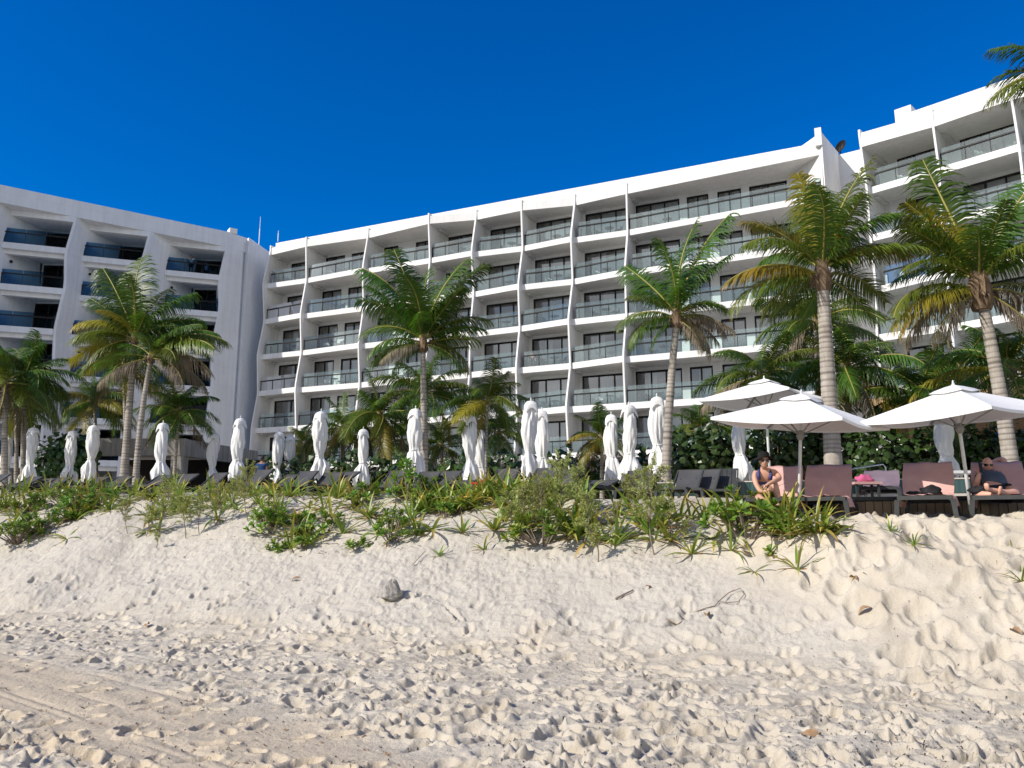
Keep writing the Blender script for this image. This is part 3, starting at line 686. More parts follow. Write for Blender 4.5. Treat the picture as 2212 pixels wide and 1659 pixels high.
# things on the roofs
def antenna(px, y0, y1, Y, label, r=.03):
    a = at(px, y0, Y); b_ = at(px, y1, Y); t = thing('roof_antenna', label, 'antenna', a, 0, 'antennas on the roof')
    mb = MB(); h = b_.z - a.z; mb.tube([(0, 0, -.6), (0, 0, h * .45)], r * 1.6, 6); mb.build('mast', M['pole'], t)
    mb = MB(); mb.tube([(0, 0, h * .45), (0, 0, h)], [r, r * .6], 6); mb.build('whip', M['pole'], t)
antenna(560, 516, 468, 74, 'tall thin white antenna standing where the two wings meet')
antenna(601, 509, 498, 73, 'short white antenna on the roof beside the taller one')
antenna(1766, 289, 277, 50.5, 'small round-topped rod on the roof end above the big ringed palm')
ds = at(1816, 322, 55); t_ = thing('satellite_dish', 'dark satellite dish on the roof between the two white wings', 'satellite dish', ds)
mb = MB(); G = [[(.40 * r_ * math.cos(a), -.16 * r_ * r_ + .1, .40 * r_ * math.sin(a)) for a in [2 * math.pi * k / 20 for k in range(20)]] for r_ in (.02, .4, .75, 1.0)]
mb.grid([[(p[0] * .8 + p[1] * .6, p[1] * .8 - p[0] * .6, p[2] + .2 + p[0] * .5) for p in r_] for r_ in G], True); mb.build('reflector', M['dark'], t_, True)
mb = MB(); mb.tube([(0, .1, -1), (0, .1, .2)], .05, 8); mb.build('mast', M['dark'], t_)
# ------------------------------------------------------------------ coconut palms
def frond_mesh(el, droop, seed, sparse=0, limp=0.0):
    """a feather frond of unit length leaving the origin towards +X at elevation el (degrees)"""
    rnd = random.Random(seed); mb = MB()
    n = 26; P = [Vector((0, 0, 0))]; T = []
    side = rnd.uniform(-.34, .34)
    for i in range(n):
        t = (i + .5) / n
        ph = R(el) - R(droop) * (t ** 1.25)
        ph = max(ph, R(-88))
        az = side * t * t * 2
        d = Vector((math.cos(ph) * math.cos(az), math.cos(ph) * math.sin(az), math.sin(ph))); T.append(d); P.append(P[-1] + d / n)
    T.append(T[-1])
    mb.cur = 1
    mb.tube(P, [.0135 * (1 - .8 * (i / n)) + .0012 for i in range(n + 1)], 5)
    # broad petiole foot
    mb.tube([P[0] - T[0] * .02, P[1], P[2]], [.03, .020, .013], 6)
    mb.cur = 0
    k = 66
    for sgn in (-1, 1):
        roll = rnd.uniform(-.15, .15)
        for i in range(k):
            t = .13 + .86 * (i + rnd.random() * .5) / k
            if sparse and rnd.random() < sparse: continue
            u = t * n; a = int(min(u, n - 1)); f = u - a
            base = P[a].lerp(P[a + 1], f); tg = T[a]
            sd = Vector((0, 1, 0)).cross(tg); upv = tg.cross(Vector((0, 1, 0))) * -1
            upv = Vector((0, 0, 1)) - tg * tg.z
            if upv.length < .05: upv = Vector((1, 0, 0))
            upv.normalize(); lat = tg.cross(upv).normalized() * sgn
            ln = .30 * (math.sin(math.pi * (.13 + .80 * t)) ** .7) * rnd.uniform(.85, 1.1) * (1 if t > .2 else .7)
            fw = .35 + .65 * t
            d = (lat * 1.0 + tg * fw + upv * (.28 - .5 * limp + roll * sgn + rnd.uniform(-.22, .22))).normalized()
            w = .0074 * rnd.uniform(.85, 1.15)
            wd = tg * w                                            # blade stands across the midrib
            p = base.copy(); pts = []
            g = (.50 + .75 * limp) * rnd.uniform(.7, 1.3)
            for q in range(4):
                s = q / 3
                ww = w * (1.0 if q < 2 else .75 if q == 2 else .12)
                nrm = d.cross(tg); 
                pts.append((p - tg * ww, p + tg * ww)); 
                d = (d + Vector((0, 0, -g * (.5 + s)))).normalized(); p = p + d * ln / 3
            c = [mb.av(pt, q / 3 * .6 + .4 * t) for q, pr_ in enumerate(pts) for pt in pr_]
            for q in range(3): mb.face((c[2 * q], c[2 * q + 1], c[2 * q + 3], c[2 * q + 2]))
    return mb.mesh('frond', [M['palm_g'], M['rachis']], True)
FROND = {}
def frond_for(el, kind, v):
    b = min((85, 68, 50, 32, 14, -6, -30, -60), key=lambda q: abs(q - el)); key = (b, kind == 'd', v % 3)
    if key not in FROND:
        dr = {85: 26, 68: 44, 50: 66, 32: 80, 14: 76, -6: 62, -30: 46, -60: 25}[b] + (0, 14, -12)[v % 3]
        FROND[key] = frond_mesh(b, dr, 100 + b * 3 + v % 3 + (1000 if kind == 'd' else 0), .25 if kind == 'd' else .03, .9 if kind == 'd' else (0, .22, .1)[v % 3])
    return FROND[key], b
LEAFM = {'g': 'palm_g', 'y': 'palm_y', 'd': 'palm_d', 'm': 'palm_m'}
def palm(label, base, crown, r0, fronds, L, seed, bend=(0, 0), heart=1.0, group='coconut palms round the terrace', rz=0):
    rnd = random.Random(seed)
    base = Vector(base); crown = Vector(crown); top = crown - base
    t = thing('palm_tree', label, 'palm tree', base, 0, group)
    mb = MB(); h = top.length; k = max(10, int(h / .03)); path = []; rad = []; cs = []
    ringgap = rnd.uniform(.10, .13)
    for i in range(k + 1):
        u = i / k; b = 4 * u * (1 - u)
        p = top * u + Vector((bend[0] * b, bend[1] * b, 0)); path.append(p)
        rr = r0 * .9 * (1.0 - .36 * u) * (1 + .45 * math.exp(-u * h / .35))
        ph = (u * h / ringgap + .55 * math.sin(u * 11 + seed) + .25 * math.sin(u * 29)) % 1.0
        sc = 1.0 if ph < .30 else 0.0
        rad.append(rr * (1.0 - .030 * sc + .018 * (ph > .85)) * (1 + rnd.uniform(-.012, .012))); cs.append(sc * rnd.uniform(.35, .8) * (1 if u * h > .6 else .5))
    mb.tube(path, rad, 14, True, cs); mb.build('trunk', M['trunk'], t, True)
    # crown heart: leaf sheaths, fibre
    cr = MB(); rt = r0 * .66 * heart
    cr.tube([top - Vector((0, 0, rt * 2.2)), top - Vector((0, 0, rt * 1.0)), top + Vector((0, 0, rt * .6)), top + Vector((0, 0, rt * 3.0)), top + Vector((0, 0, rt * 6.0))],
            [rt * 1.02, rt * 1.35, rt * 1.25, rt * .7, rt * .15], 10)
    for q in range(int(9 * heart)):
        a = rnd.random() * 6.28; d = Vector((math.cos(a), math.sin(a), 0))
        p0 = top + d * rt * 1.05 + Vector((0, 0, rt * rnd.uniform(-.8, .4)))
        cr.loft([p0 + Vector((-d.y, d.x, 0)) * rt * .45, p0 - Vector((-d.y, d.x, 0)) * rt * .45, p0 + d * .03],
                [p0 + d * rt * rnd.uniform(.4, 1.3) + Vector((-d.y, d.x, 0)) * .02 - Vector((0, 0, rt * rnd.uniform(-2.0, 2.4))), p0 + d * rt * .8 - Vector((0, 0, rt * 1.0)), p0 + d * rt * .9 - Vector((0, 0, rt * .9))])
    co_ = cr.build('crown', M['fibre'], t)
    for i, fr in enumerate(fronds):
        az, el, s, kd = fr[:4]
        if el >= 66: s *= 1.2
        me_, b = frond_for(el, kd, i + seed)
        o = link('dead_frond' if kd == 'd' else 'frond', me_, co_, top + Vector((0, 0, rt * (1.2 if el > 30 else .2))), None, L * s * 1.08)
        o.rotation_euler = (rnd.uniform(-.5, .5), -R(el - b), R(az)); o.rotation_mode = 'XYZ'
        o.material_slots[0].link = 'OBJECT'; o.material_slots[0].material = M[LEAFM[kd]]
    return t
def auto(n, seed, mix='gggggmmyd', low=-40, high=85, wind=0):
    rnd = random.Random(seed); out_ = []
    for i in range(n):
        u = (i + .5) / n; el = high + (low - high) * u ** .9 + rnd.uniform(-8, 8)
        kd = rnd.choice(mix) if u > .45 else rnd.choice('gggm')
        if el < -25: kd = rnd.choice('ddmy')
        out_.append((i * 137.5 + rnd.uniform(-20, 20) + seed * 40, el, rnd.uniform(.8, 1.08) * (.7 + .4 * min(1, u * 2)), kd))
    return out_
TZ = 2.04
def palm_at(label, bx, by, cx_, cy_, Y, r0, fr, L, seed, Ytop=None, bend=(0, 0), **k):
    k_ = 1.16 if bx < 420 or (560 < bx < 1100 and Y >= 27) else 1.0; Y *= k_; L *= k_ * (.86 if bx < 420 else .92); r0 *= k_ * (.72 if bx < 1300 else .85 if bx < 1700 else 1.0)
    b = at(bx, 1100, Y); z0 = tz(b.x)
    c = at(cx_, cy_, Ytop or Y)
    return palm(label, (b.x, b.y, z0 - .05), c, r0, fr, L, seed, bend, **k)
# the large ones in front, frond by frond: azimuth (0 right, 90 away, 180 left, 270 towards the sea), elevation, length, colour
palm_at('tall palm with thick grey ringed trunk rising between the open parasols and yellow drooping fronds', 1806, 1010, 1776, 600, 16.8, .215,
        [(20, 80, 1.0, 'm'), (60, 84, 1.0, 'g'), (35, 58, .85, 'g'), (172, 60, .95, 'y'), (195, 46, .95, 'm'), (184, 24, 1.0, 'y'), (178, 12, 1.0, 'm'), (5, 46, 1.0, 'y'), (352, 36, 1.0, 'm'), (20, 24, .9, 'm'), (250, 66, .8, 'g'), (290, 64, .8, 'm'),
         (90, 70, .85, 'g'), (120, 55, .85, 'g'), (60, 42, .85, 'g'), (230, 78, .8, 'y'), (130, 30, .85, 'g'), (330, 58, .9, 'g'), (150, 70, .8, 'g'), (75, 8, .8, 'g'), (110, 0, .8, 'g'), (30, -5, .8, 'g'), (160, -4, .8, 'm')], 2.3, 3, heart=1.0)
palm_at('tall leaning ringed palm with ragged brown-tipped fronds behind the reclining man', 2196, 1045, 2117, 630, 16.6, .19,
        [(100, 84, 1.15, 'g'), (30, 78, 1.1, 'g'), (150, 74, 1.0, 'm'), (182, 58, .95, 'm'), (190, 38, .9, 'm'), (176, 20, 1.05, 'm'), (186, 4, 1.0, 'y'), (170, -8, .9, 'd'), (0, 58, 1.05, 'g'), (350, 40, 1.1, 'g'), (12, 22, 1.1, 'm'), (358, 6, 1.0, 'd'), (270, 62, .8, 'g'),
         (240, 50, .85, 'g'), (300, 46, .85, 'm'), (60, 60, .9, 'g'), (120, 44, .9, 'g'), (40, 70, .9, 'g'), (200, 74, .85, 'y'), (205, -30, .75, 'd'), (160, -34, .7, 'd'), (330, -35, .7, 'd'), (20, -20, .7, 'd'), (140, 10, .9, 'y')], 2.35, 8, bend=(.06, 0), heart=1.5)
palm_at('slim leaning palm with dark tattered crown and hanging dead fronds before the wide balcony bay', 1437, 1000, 1462, 690, 19.6, .165,
        [(12, 76, 1.5, 'g'), (25, 84, 1.35, 'g'), (40, 70, 1.3, 'g'), (0, 62, 1.2, 'g'), (120, 68, 1.1, 'g'), (200, 80, 1.0, 'g'), (175, 44, .8, 'm'), (180, 26, .98, 'g'), (188, 8, .95, 'g'), (160, 56, .8, 'g'), (10, 40, .9, 'g'), (5, 22, .95, 'd'), (350, 10, .9, 'd'), (330, 34, .8, 'g'), (260, 58, .7, 'g'),
         (90, 50, .8, 'g'), (20, 0, .8, 'd'), (355, -18, .85, 'd'), (40, -8, .8, 'g'), (340, -40, .75, 'd'), (185, -25, .7, 'g'), (290, 30, .6, 'm'), (60, 20, .8, 'g')], 1.75, 5, bend=(-.05, 0), heart=1.15)
palm_at('tall straight palm with stiff upswept dark fronds before the middle of the long wing', 917, 1020, 914, 745, 23.6, .185,
        [(178, 74, 1.25, 'g'), (170, 60, 1.2, 'g'), (150, 84, 1.25, 'g'), (30, 84, 1.2, 'g'), (60, 78, 1.1, 'g'), (5, 70, 1.25, 'g'), (355, 52, 1.12, 'm'), (10, 38, 1.0, 'g'), (182, 40, 1.0, 'g'), (190, 24, .95, 'g'), (350, 24, .95, 'g'), (175, 8, .9, 'g'), (5, 8, .9, 'm'), (100, 74, 1.0, 'g'),
         (260, 70, .9, 'g'), (280, 56, .8, 'g'), (80, 56, .9, 'g'), (200, 62, .9, 'm'), (330, 66, .9, 'g'), (210, -6, .8, 'd'), (340, -10, .8, 'g'), (160, -12, .8, 'g'), (120, 30, .8, 'g'), (60, 34, .8, 'g'), (215, 66, 1.0, 'g'), (322, 60, 1.0, 'g'), (140, 62, 1.05, 'g')], 2.1, 7, heart=1.25)
palm_at('tall palm with smooth pale trunk and bright green arching crown before the shaded wing', 262, 1030, 291, 735, 24.5, .20,
        [(95, 86, 1.12, 'g'), (60, 82, 1.1, 'g'), (140, 76, 1.05, 'g'), (165, 60, .9, 'g'), (178, 44, 1.0, 'y'), (186, 26, 1.0, 'm'), (172, 10, 1.0, 'y'), (30, 70, .95, 'g'), (8, 50, 1.0, 'g'), (355, 34, 1.0, 'g'), (5, 14, .95, 'g'), (270, 66, .8, 'g'), (245, 50, .7, 'y'), (300, 52, .75, 'g'),
         (60, 50, .9, 'g'), (120, 46, .9, 'g'), (190, -5, .9, 'm'), (160, -12, .9, 'y'), (350, -8, .8, 'g'), (215, 30, .8, 'm'), (80, 70, .9, 'm')], 2.45, 9, heart=.85)
palm_at('leaning dark-ringed palm with long drooping fronds close beside the smooth pale palm', 290, 1045, 326, 775, 24.2, .16,
        [(5, 46, 1.15, 'm'), (352, 34, 1.15, 'm'), (358, 20, 1.0, 'd'), (15, 58, 1.0, 'g'), (340, 50, .9, 'g'), (40, 40, .9, 'g'), (320, 30, .8, 'm'), (170, 40, .8, 'g'), (185, 20, .8, 'g'), (90, 60, .8, 'g'), (150, 10, .8, 'd'), (25, 0, .9, 'd'), (345, -5, .8, 'd'),
         (195, -10, .8, 'd'), (270, 50, .6, 'g'), (60, 20, .8, 'g')], 2.45, 10, bend=(-.10, 0))
palm_at('palm with hanging rust-brown skirt hidden behind the smooth pale trunk', 275, 1020, 268, 790, 27.5, .15, auto(18, 11, 'ggmyd', -50, 80), 2.2, 11)
palm_at('palm at the edge of the view with crown before the shaded wing, nearest the frame', 6, 1010, 12, 830, 26, .17, auto(20, 12, 'ggggm'), 2.2, 12)
palm_at('dense dark palm second in from the edge before the shaded wing', 49, 1010, 52, 820, 27, .17, auto(22, 13, 'gggggm', -45, 80), 2.3, 13)
palm_at('thin palm standing between the two dark palms at the edge', 33, 1010, 36, 880, 29, .13, auto(16, 14, 'gggmyd'), 2.0, 14)
palm_at('short yellow-green palm glowing in the sun before the shaded wing', 208, 1030, 205, 868, 30, .13, auto(18, 15, 'yymyg', -30, 75), 1.9, 15)
palm_at('short full green palm on a thin trunk before the corner of the two wings', 371, 1030, 387, 890, 25.5, .10, auto(24, 16, 'ggggggm', -35, 85), 1.75, 16)
palm_at('dark palm crown rising directly behind the tall straight palm trunk', 925, 1020, 918, 850, 27, .13, auto(20, 17, 'gggggm', -30, 80), 2.1, 17)
palm_at('small palm with olive-yellow fronds on a thin trunk beside the tall straight palm', 1047, 1010, 1053, 868, 24.5, .085, auto(22, 18, 'mmyggy', -30, 80), 1.6, 18)
palm_at('bushy palm with shaggy crown behind the closed parasols, nearest the tall straight palm', 825, 1010, 822, 900, 27, .14, auto(24, 19, 'ggmmgd', -50, 80), 2.0, 19)
palm_at('bushy palm with shaggy hanging skirt two trunks from the tall straight palm', 742, 1010, 740, 925, 27, .13, auto(22, 20, 'ggmmd', -55, 75), 1.6, 20)
palm_at('very short palm with yellowish skirt beneath the hotel corner', 658, 1000, 659, 962, 29, .10, auto(20, 21, 'gmmy', -50, 80), 1.25, 21)
palm_at('low dark palm in the hedge behind the closed parasols', 843, 1010, 845, 958, 30, .12, auto(16, 22, 'gggm', -15, 80), 1.5, 22)
palm_at('low golden-green palm in the hedge just past the tall straight palm', 955, 1010, 954, 965, 29, .12, auto(18, 23, 'ymymg', -30, 80), 1.6, 23)
palm_at('low dark palm half hidden behind the thin olive-yellow palm', 1080, 1010, 1078, 935, 28, .11, auto(18, 24, 'gggm', -30, 80), 1.55, 24)
palm_at('small palm with golden drooping fronds between the middle closed parasols', 1301, 1015, 1300, 948, 25, .10, auto(22, 25, 'gmmyy', -45, 85), 1.35, 25)
palm_at('small golden-fringed palm growing out of the tall hedge', 1512, 1015, 1510, 930, 25, .11, auto(20, 26, 'gmmy', -35, 85), 1.3, 26)
palm_at('full dark palm crown behind the rearmost open parasol', 1648, 1010, 1645, 815, 23.5, .15, auto(24, 27, 'gggmmd', -35, 80), 2.1, 27)
palm_at('palm with thin pale trunk just beyond the thick ringed trunk', 1839, 1020, 1830, 800, 22, .125, auto(26, 28, 'ggggmd', -45, 75), 2.2, 28)
palm_at('dark palm rising behind the thick ringed trunk, its own trunk hidden', 1775, 1020, 1765, 700, 24.5, .16, auto(22, 29, 'ggggm', -30, 80), 2.4, 29)
palm_at('spreading dark palm behind the apex of the nearest open parasol', 1985, 1020, 1982, 862, 21.5, .14, auto(24, 30, 'ggggm', -25, 82), 1.95, 30)
palm_at('palm with bright green upswept fronds behind the leaning ringed palm', 2176, 1030, 2178, 800, 19.5, .15, auto(22, 31, 'ggggmy', -25, 84), 2.1, 31)
palm_at('olive palm low behind the leaning ringed palm', 2082, 1030, 2074, 800, 23, .13, auto(20, 32, 'ggmmy', -30, 75), 2.0, 32)
# a palm standing just outside the frame; only its frond tips lean in
palm_at('palm whose frond tips reach in at the top corner of the view', 2330, 1000, 2322, 190, 14.5, .2, [(180, 52, 1.0, 'g'), (178, 30, 1.05, 'm'), (186, 14, .95, 'm'), (165, 40, .9, 'g'), (200, 20, 1.0, 'g'), (90, 60, 1, 'g'), (0, 40, 1, 'g'), (270, 50, .9, 'g'), (30, 20, .9, 'g'), (320, 15, .9, 'm')], 1.85, 33)
# ------------------------------------------------------------------ sea-grape hedges and shrubs behind the terrace
def blobs_hedge(name, label, cat, pts, seed, dens, leaf=.10, mats='grape', group=None):
    """pts: list of (centre, radii); round leaves scattered through the outer volume"""
    rnd = random.Random(seed); c0 = Vector(pts[0][0]); c0.z = tz(c0.x) - .1
    mb = MB(); st = MB()
    for (c, r) in pts:
        c = Vector(c) - c0
        for k in range(int(dens * r[0] * r[2])):
            d = Vector((rnd.gauss(0, 1), rnd.gauss(0, 1), rnd.gauss(0, 1))).normalized()
            q = rnd.random() ** .35
            wob = 1 + .22 * mnoise.noise(Vector((d.x * 2.3 + seed, d.y * 2.3, d.z * 2.3 + c.x)))
            p = c + Vector((d.x * r[0], d.y * r[1], d.z * r[2])) * q * wob
            if p.z < .05: continue
            nr = (d + Vector((rnd.gauss(0, .5), rnd.gauss(0, .5) - .35, rnd.gauss(0, .5) + .2))).normalized()
            x = nr.cross(Vector((rnd.gauss(0, 1), rnd.gauss(0, 1), rnd.gauss(0, 1)))).normalized(); y = nr.cross(x)
            s = leaf * rnd.uniform(.65, 1.2); cup = nr * s * .18
            pt = [p + x * s * math.cos(a) * 1.0 + y * s * math.sin(a) + (cup if i % 2 else -cup * .3) for i, a in enumerate([math.pi * 2 * g_ / 6 for g_ in range(6)])]
            tc_ = rnd.random() ** 3; mb.poly(pt, [tc_] * 6)
        for k in range(5):
            a = rnd.random() * 6.28; e = c + Vector((math.cos(a) * r[0] * .6, math.sin(a) * r[1] * .6, r[2] * .5))
            b0 = Vector((c.x, c.y, 0)); st.tube([b0, b0.lerp(e, .5) + Vector((.1, .05, 0)), e], [.04, .025, .01], 5)
    t = thing(name, label, cat, c0, 0, group)
    mb.build('foliage', M[mats], t); st.build('stem', M['stem'], t); return t
def hedge_run(x0, x1, yt0, yt1, Y, n, seed, dens, label, name='sea_grape_hedge', th=.8, leaf=.10):
    rnd = random.Random(seed); pts = []
    for i in range(n):
        u = (i + .5) / n; px = lerp(x0, x1, u); yt = lerp(yt0, yt1, u) + rnd.uniform(-9, 9)
        top = at(px, yt, Y); g0 = tz(top.x); h = top.z - g0; w = (x1 - x0) / n / FPX * Y * .75
        pts.append(((top.x, Y + rnd.uniform(-.2, .2), g0 + h * .5), (w, th, h * .54)))
    return blobs_hedge(name, label, 'hedge', pts, seed, dens, leaf)
hedge_run(575, 925, 985, 972, 29.5, 8, 1, 330, 'low dark sea-grape hedge behind the closed parasols at the foot of the middle wing', leaf=.115)
hedge_run(945, 1240, 985, 965, 27.5, 7, 2, 330, 'ragged sea-grape hedge between the tall straight palm and the parasol pair', leaf=.115)
hedge_run(1245, 1440, 985, 965, 26, 5, 3, 340, 'ragged sea-grape hedge behind the three central closed parasols', leaf=.11)
hedge_run(1438, 1835, 935, 890, 22.5, 10, 4, 900, 'tall glossy sea-grape hedge behind the rear and middle open parasols', leaf=.095, th=.9)
hedge_run(1835, 2260, 925, 930, 20.8, 10, 5, 900, 'tall dark sea-grape hedge behind the reclining man and the pink loungers', leaf=.095, th=.9)
blobs_hedge('shrub', 'dark glossy shrub beside the concrete pavilion', 'shrub', [((at(118, 1000, 31)), (1.0, .8, 1.25)), ((at(150, 1010, 31)), (.9, .8, 1.0)), ((at(172, 985, 31)), (.7, .7, 1.0))], 7, 420, .11)

# ------------------------------------------------------------------ dune plants
def blade(mb, p, d, ln, w, curve, tip0=0, fold=.35, n=6, twist=0):
    d = Vector(d).normalized(); side = d.cross(Vector((0, 0, 1)))
    if side.length < .05: side = Vector((1, 0, 0))
    side.normalize(); rows = []; cs = []
    p = Vector(p)
    for i in range(n + 1):
        u = i / n; ww = w * (math.sin(math.pi * min(1, .22 + .78 * u * .9 + .02)) ** .75 if u < .98 else .03) * (1 if u < .55 else 1 - .75 * ((u - .55) / .45) ** 1.6)
        up = side.cross(d).normalized()
        sd = (side * math.cos(twist * u) + up * math.sin(twist * u))
        rows.append([p - sd * ww + up * ww * fold, p, p + sd * ww + up * ww * fold]); cs.append([min(1, u + tip0)] * 3)
        d = (d + Vector((0, 0, -curve / n * (.3 + 1.6 * u)))).normalized(); p = p + d * ln / n
    mb.grid(rows, False, cs)
def lily_mesh(seed, pale=False, flat=False):
    rnd = random.Random(seed); g = MB(); dd = MB()
    n = rnd.randint(9, 14); wind = rnd.uniform(-.5, .5)
    for i in range(n):
        a = i * 2.4 + rnd.uniform(-.3, .3); el = rnd.uniform(.55, 1.35) if i > n * .35 else rnd.uniform(.15, .7)
        if flat: el *= .5
        d = (math.cos(a) * math.cos(el) + .2 * wind, math.sin(a) * math.cos(el), math.sin(el))
        g.cur = 1 if rnd.random() < (.55 if pale else .14) else 0
        blade(g, (math.cos(a) * .02, math.sin(a) * .02, 0), d, rnd.uniform(.42, .72), rnd.uniform(.020, .030), rnd.uniform(.35, 1.5), rnd.choice((0, 0, .1, .3)), .4, 7, rnd.uniform(-.6, .6))
    for i in range(rnd.randint(1, 4)):
        a = rnd.random() * 6.28; blade(dd, (0, 0, .01), (math.cos(a), math.sin(a), .12), rnd.uniform(.25, .5), rnd.uniform(.012, .022), .4, 0, .5, 5, rnd.uniform(-1.5, 1.5))
    return g.mesh('leaves', [M['lily'], M['lily_y']], True), dd.mesh('dry_leaf', M['lily_d'], True)
LILY = [lily_mesh(200 + k, k in (2, 5, 8, 11), k in (3, 9)) for k in range(13)]
def rosette(mb, p, up, s, rnd, n=13):
    up = Vector(up).normalized(); x = up.cross(Vector((.3, .8, .2))).normalized(); y = up.cross(x)
    for i in range(n):
        a = i * 2.4; u = i / n; el = 1.25 - 1.25 * u + rnd.uniform(-.15, .15)
        d = (x * math.cos(a) + y * math.sin(a)) * math.cos(el) + up * math.sin(el)
        ln = s * rnd.uniform(.8, 1.1) * (.65 + .35 * u); w = ln * .19
        side = d.cross(up).normalized(); nn = side.cross(d)
        q = [p + d * ln * .05, p + d * ln * .55, p + d * ln * .92 - nn * ln * .05, p + d * ln - nn * ln * .1]
        mb.cur = 1 if rnd.random() < .3 else 0
        mb.grid([[q[0] - side * w * .25, q[0] + side * w * .25], [q[1] - side * w * .8, q[1] + side * w * .8], [q[2] - side * w * .85, q[2] + side * w * .85], [q[3] - side * w * .3, q[3] + side * w * .3]], False, [[.1] * 2, [.4] * 2, [.7] * 2, [.9] * 2])
def scae_mesh(seed, nr, spread, h, s=.15):
    rnd = random.Random(seed); g = MB(); st = MB()
    for k in range(nr):
        a = rnd.random() * 6.28; r = spread * math.sqrt(rnd.random()); z = h * (1 - .75 * (r / spread) ** 2) * rnd.uniform(.45, 1.05)
        p = Vector((math.cos(a) * r, math.sin(a) * r, z)); up = Vector((math.cos(a) * r / spread * .8, math.sin(a) * r / spread * .8, .9))
        rosette(g, p, up, s * rnd.uniform(.75, 1.15), rnd)
        rosette(g, p - up.normalized() * s * .35, up, s * rnd.uniform(.7, .95), rnd, 7)
        b = Vector((math.cos(a) * r * .15, math.sin(a) * r * .15, -.03)); st.tube([b, b.lerp(p, .55) + Vector((rnd.uniform(-.03, .03), rnd.uniform(-.03, .03), 0)), p], [.011, .009, .006], 5)
    return g.mesh('foliage', [M['scae'], M['scae_y']], True), st.mesh('stem', M['stem'])
SCAE = [scae_mesh(301, 5, .16, .22), scae_mesh(302, 9, .26, .38), scae_mesh(303, 15, .40, .5), scae_mesh(304, 24, .52, .55), scae_mesh(305, 1, .03, .10, .17), scae_mesh(306, 7, .22, .62), scae_mesh(307, 40, .62, .55, .14), scae_mesh(308, 12, .3, .75)]
def feath_mesh(seed, h, nb, lean=0.0):
    rnd = random.Random(seed); g = MB(); st = MB()
    path = [Vector((lean * u * h + .04 * math.sin(u * 5 + seed), .03 * math.cos(u * 4 + seed), u * h)) for u in (-.06, .2, .4, .6, .8, 1)]
    st.tube(path, [.010, .009, .008, .007, .005, .003], 5)
    for k in range(nb):
        u = rnd.uniform(.38, 1.0); i = min(4, int(u * 5)); b = path[i].lerp(path[i + 1], (u * 5) % 1)
        a = rnd.random() * 6.28; el = rnd.uniform(.1, 1.1); d = Vector((math.cos(a) * math.cos(el), math.sin(a) * math.cos(el), math.sin(el)))
        ln = h * rnd.uniform(.14, .34) * (1.25 - .5 * u); e = b + d * ln
        st.tube([b, b.lerp(e, .5) + Vector((0, 0, .01)), e], [.004, .003, .0018], 4)
        for q in range(int(12 + ln * 75)):
            v = rnd.uniform(.35, 1.04); p = b.lerp(e, v) + Vector((rnd.gauss(0, .012), rnd.gauss(0, .012), rnd.gauss(0, .012)))
            for z in range(3):
                dd = (d * .7 + Vector((rnd.gauss(0, .7), rnd.gauss(0, .7), rnd.gauss(.25, .6)))).normalized(); s = rnd.uniform(.026, .046); w = dd.cross(Vector((rnd.gauss(0, 1), rnd.gauss(0, 1), 1))).normalized() * s * .14
                g.poly([p, p + dd * s * .6 + w, p + dd * s, p + dd * s * .6 - w], [rnd.random()] * 4)
    return g.mesh('foliage', M['feath']), st.mesh('stem', M['stem'])
FEATH = [feath_mesh(401, .75, 26), feath_mesh(402, 1.0, 40, .08), feath_mesh(403, .6, 18, -.1), feath_mesh(404, .85, 34, -.06), feath_mesh(405, .5, 14, .2)]
PARAS_REF = []      # filled below: front parasols (photo x) used to say where a plant grows
def plant(kind, px, py, s, v, rz, label, rnd, grp, sub=None):
    P = ground_at(px, py)
    if P is None: return
    lib = {'lily': LILY, 'scaevola_shrub': SCAE, 'bay_cedar_shrub': FEATH}[kind]; a, b = lib[v % len(lib)]
    t = thing({'lily': 'beach_lily'}.get(kind, kind), label, {'lily': 'plant'}.get(kind, 'shrub'), (P.x, P.y, P.z - .015 + (HMZ(P.x, P.y))), rz, grp)
    t.scale = (s, s, s * rnd.uniform(.9, 1.1)); t.rotation_euler = (rnd.uniform(-.1, .1), rnd.uniform(-.1, .1), rz)
    link('leaves' if kind == 'lily' else 'foliage', a, t); link('dry_leaf' if kind == 'lily' else 'stem', b, t)
def HMZ(x, y): return float(hm(np.array([x]), np.array([y]))[0])
LM = [(12, 'the edge parasol'), (62, 'the bulky parasol'), (195, 'the smooth pale palm'), (290, 'the twin leaning palms'), (350, 'the twisted-waist parasol'), (455, 'the shaded parasol'),
      (515, 'the square-hemmed parasol'), (610, 'the parasol pair'), (692, 'the fallen-hem parasol'), (785, 'the trailing-hem parasol'), (910, 'the straight palm'), (1020, 'the flounced parasol'),
      (1140, 'the widest parasol'), (1240, 'the middle loungers'), (1340, 'the slim parasols'), (1425, 'the leaning palm'), (1560, 'the slatted lounger'), (1650, 'the seated woman'), (1730, 'the middle open parasol'), (1800, 'the pink loungers')]
def near(px): return min(LM, key=lambda q: abs(q[0] - px))[1]
LOW = [(0, 1175), (70, 1168), (110, 1140), (250, 1128), (330, 1150), (480, 1165), (560, 1172), (600, 1188), (760, 1176), (900, 1165), (1000, 1170), (1060, 1160), (1200, 1185), (1300, 1190), (1420, 1180), (1500, 1178), (1580, 1175), (1700, 1170), (1800, 1150), (1850, 1108)]
def lowy(px): return float(np.interp(px, [q[0] for q in LOW], [q[1] for q in LOW]))
PL = random.Random(77)
def zone(px, py):
    u = (py - 1066) / max(20, lowy(px) - 1066)
    return 'on the crest' if u < .30 else 'midway down' if u < .68 else 'at the lower edge'
SZ = lambda s: 'tall' if s > 1.15 else 'small' if s < .9 else 'mid-sized'
